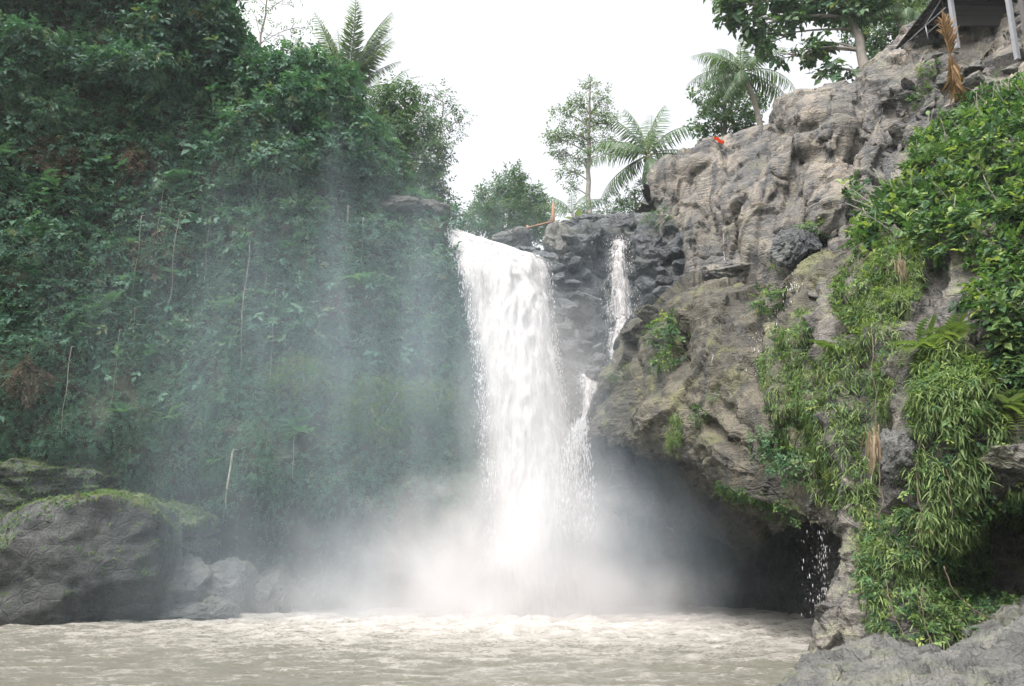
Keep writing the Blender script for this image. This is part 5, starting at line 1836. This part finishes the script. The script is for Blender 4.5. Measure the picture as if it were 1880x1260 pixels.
def railing():
    root = empty('pipe_railing', W(1655, 88, 31.5), label='thin grey pipe railing running down the slope from the deck', cat='railing')
    for nm, a, b, r in (('top_rail', (1735, -12, 29.2), (1699, 46, 30.4), 0.022), ('handrail', (1736, 14, 29.2), (1650, 92, 31.6), 0.022), ('lower_rail', (1740, 30, 29.2), (1704, 60, 30.2), 0.018)):
        mb = MB()
        P = np.stack([W(*a) * (1 - t) + W(*b) * t for t in np.linspace(0, 1, 8)])
        add_tube(mb, P, r, 6)
        child(mb.obj(nm, M['post']), root)
    for a, b in (((1699, 46, 30.4), (1704, 72, 30.3)), ((1652, 88, 31.5), (1654, 104, 31.5))):
        mb = MB()
        add_tube(mb, np.stack([W(*a), W(*b)]), 0.025, 6)
        child(mb.obj('upright', M['post']), root)


railing()


def red_cloth():
    c = W(1320, 264, 37.2)
    u, v = np.meshgrid(np.linspace(-1, 1, 9), np.linspace(-1, 1, 7))
    P = np.stack([u * 0.22, v * 0.16, 0.12 - 0.14 * u + 0.05 * np.sin(u * 5) * np.cos(v * 4) + 0.05], -1) + c
    V = P.reshape(-1, 3)
    mobj('red_cloth', V, grid_faces(7, 9), M['red'], np.full(len(V), 0.5), label='scrap of red cloth lying on the edge of the sandstone cliff', cat='cloth')


red_cloth()


def wooden_frame():
    root = empty('wooden_frame', W(1015, 428, 42), label='orange-brown wooden pole with a slanting rail above the waterfall lip', cat='fence')
    mb = MB()
    add_tube(mb, np.stack([W(1017, 432, 42), W(1015, 400, 42), W(1016, 372, 42)]), [0.12, 0.10, 0.05], 7)
    child(mb.obj('pole', M['wood_orange']), root)
    mb = MB()
    add_tube(mb, np.stack([W(1015, 407, 41.9), W(995, 412, 41.9), W(968, 419, 42)]), 0.05, 6)
    child(mb.obj('rail', M['wood_orange']), root)
    mb = MB()
    add_tube(mb, np.stack([W(970, 436, 42), W(969, 424, 42), W(968, 414, 42)]), 0.06, 6)
    child(mb.obj('stake', M['wood_orange']), root)


wooden_frame()


def banana(label, px, py, d, n, L):
    c = W(px, py, d)
    root = empty('banana_plant', c, label=label, cat='plant')
    me = mesh_data('leaf', BL[0] * np.array([0.75, 1, 1]), BL[1], M['palm'], np.full(len(BL[0]), 0.9))
    for k in range(n):
        o = bpy.data.objects.new('leaf', me)
        a = k * 6.28 / n + 0.5
        Y = norm(np.array([math.cos(a), math.sin(a) * 0.6, random.uniform(0.2, 1.0)]))
        X = norm(np.cross(Y, np.array([0, 0, 1.0])))
        Z = np.cross(X, Y)
        s = L * random.uniform(0.8, 1.1)
        put(o)
        o.parent = root
        o.matrix_parent_inverse = Matrix.Translation(-root.location)
        o.matrix_basis = Matrix(((X[0] * s, Y[0] * s, Z[0] * s, c[0]), (X[1] * s, Y[1] * s, Z[1] * s, c[1]), (X[2] * s, Y[2] * s, Z[2] * s, c[2]), (0, 0, 0, 1)))


banana('yellow-green banana plant behind the slab at the top of the rocks', 1062, 410, 44, 9, 0.8)

# ================================================================== AIR
def vol_obj(name, V, F, mat, **kw):
    o = mobj(name, V, F, mat, None, False, **kw)
    return o


def haze():
    t = NT('haze_air')
    v = t.n('ShaderNodeVolumePrincipled')
    v.inputs['Color'].default_value = (0.86, 0.93, 0.95, 1)
    v.inputs['Density'].default_value = 0.00035
    v.inputs['Anisotropy'].default_value = 0.25
    V, F = box((0, 10, 26.0), (352, 352, 64))
    vol_obj('haze', V, F, t.vol(v.outputs[0]), kind='stuff', label='thin pale moist air filling the whole gorge', cat='haze')


haze()


def mist(name, label, centre, half, terms, col, g, nscale, nstretch, step):
    """spray hanging in the air: soft lobes of density broken up by turbulence"""
    t = NT(name + '_air')
    p = t.pos()
    sp = t.n('ShaderNodeSeparateXYZ')
    t.set(sp.inputs[0], p)
    n = t.noise(t.scaled(p, nstretch), nscale, 4, 0.55, 0.5)
    nn = t.math('SUBTRACT', n, 0.5)
    tot = None
    for cx, cyy, cz, sx, sy, sz, amp, tur in terms:
        acc = None
        for ax, c0, s0 in ((0, cx, sx), (1, cyy, sy), (2, cz, sz)):
            q = t.math('DIVIDE', t.math('SUBTRACT', sp.outputs[ax], c0), s0)
            q = t.math('MULTIPLY', q, q)
            acc = q if acc is None else t.math('ADD', acc, q)
        r = t.math('MULTIPLY_ADD', nn, tur, t.math('SQRT', acc))
        e = t.map(r, 1.0, 0.0, 0.0, 1.0)
        e = t.math('MULTIPLY', t.math('POWER', e, 1.8), amp)
        tot = e if tot is None else t.math('ADD', tot, e)
    v = t.n('ShaderNodeVolumePrincipled')
    v.inputs['Color'].default_value = (*col, 1)
    v.inputs['Anisotropy'].default_value = g
    t.set(v.inputs['Density'], tot)
    m = t.vol(v.outputs[0])
    V, F = ICO[3]
    o = vol_obj(name, V * np.asarray(half) + np.asarray(centre), F, m, kind='stuff', label=label, cat='mist')
    return o


mist('spray_plume', 'thick white cloud of spray boiling up at the foot of the waterfall', (-0.5, 33.6, 2.0), (17, 7.5, 11),
     [(0.5, 33.6, -0.5, 8.4, 4.8, 8.0, 0.85, 0.7), (-2.5, 33.4, -0.8, 11.0, 4.2, 6.2, 0.42, 0.7), (0.9, 34.0, 3.0, 4.2, 3.4, 14, 0.50, 0.6)],
     (0.95, 0.925, 0.92), 0.1, 0.55, (1, 1, 1), 1)
mist('drifting_mist', 'thin blue-grey veil of mist drifting across the left cliff', (-6, 32, 7), (24, 9, 16),
     [(-5.0, 32.5, 9.0, 16, 4.5, 13, 0.068, 0.85), (4.5, 33.5, 3.0, 8, 5, 6, 0.09, 0.8), (-9, 32.5, 1.5, 14, 4.5, 6, 0.045, 0.9)],
     (0.74, 0.88, 0.98), 0.1, 0.30, (2.3, 1.0, 0.32), 1)
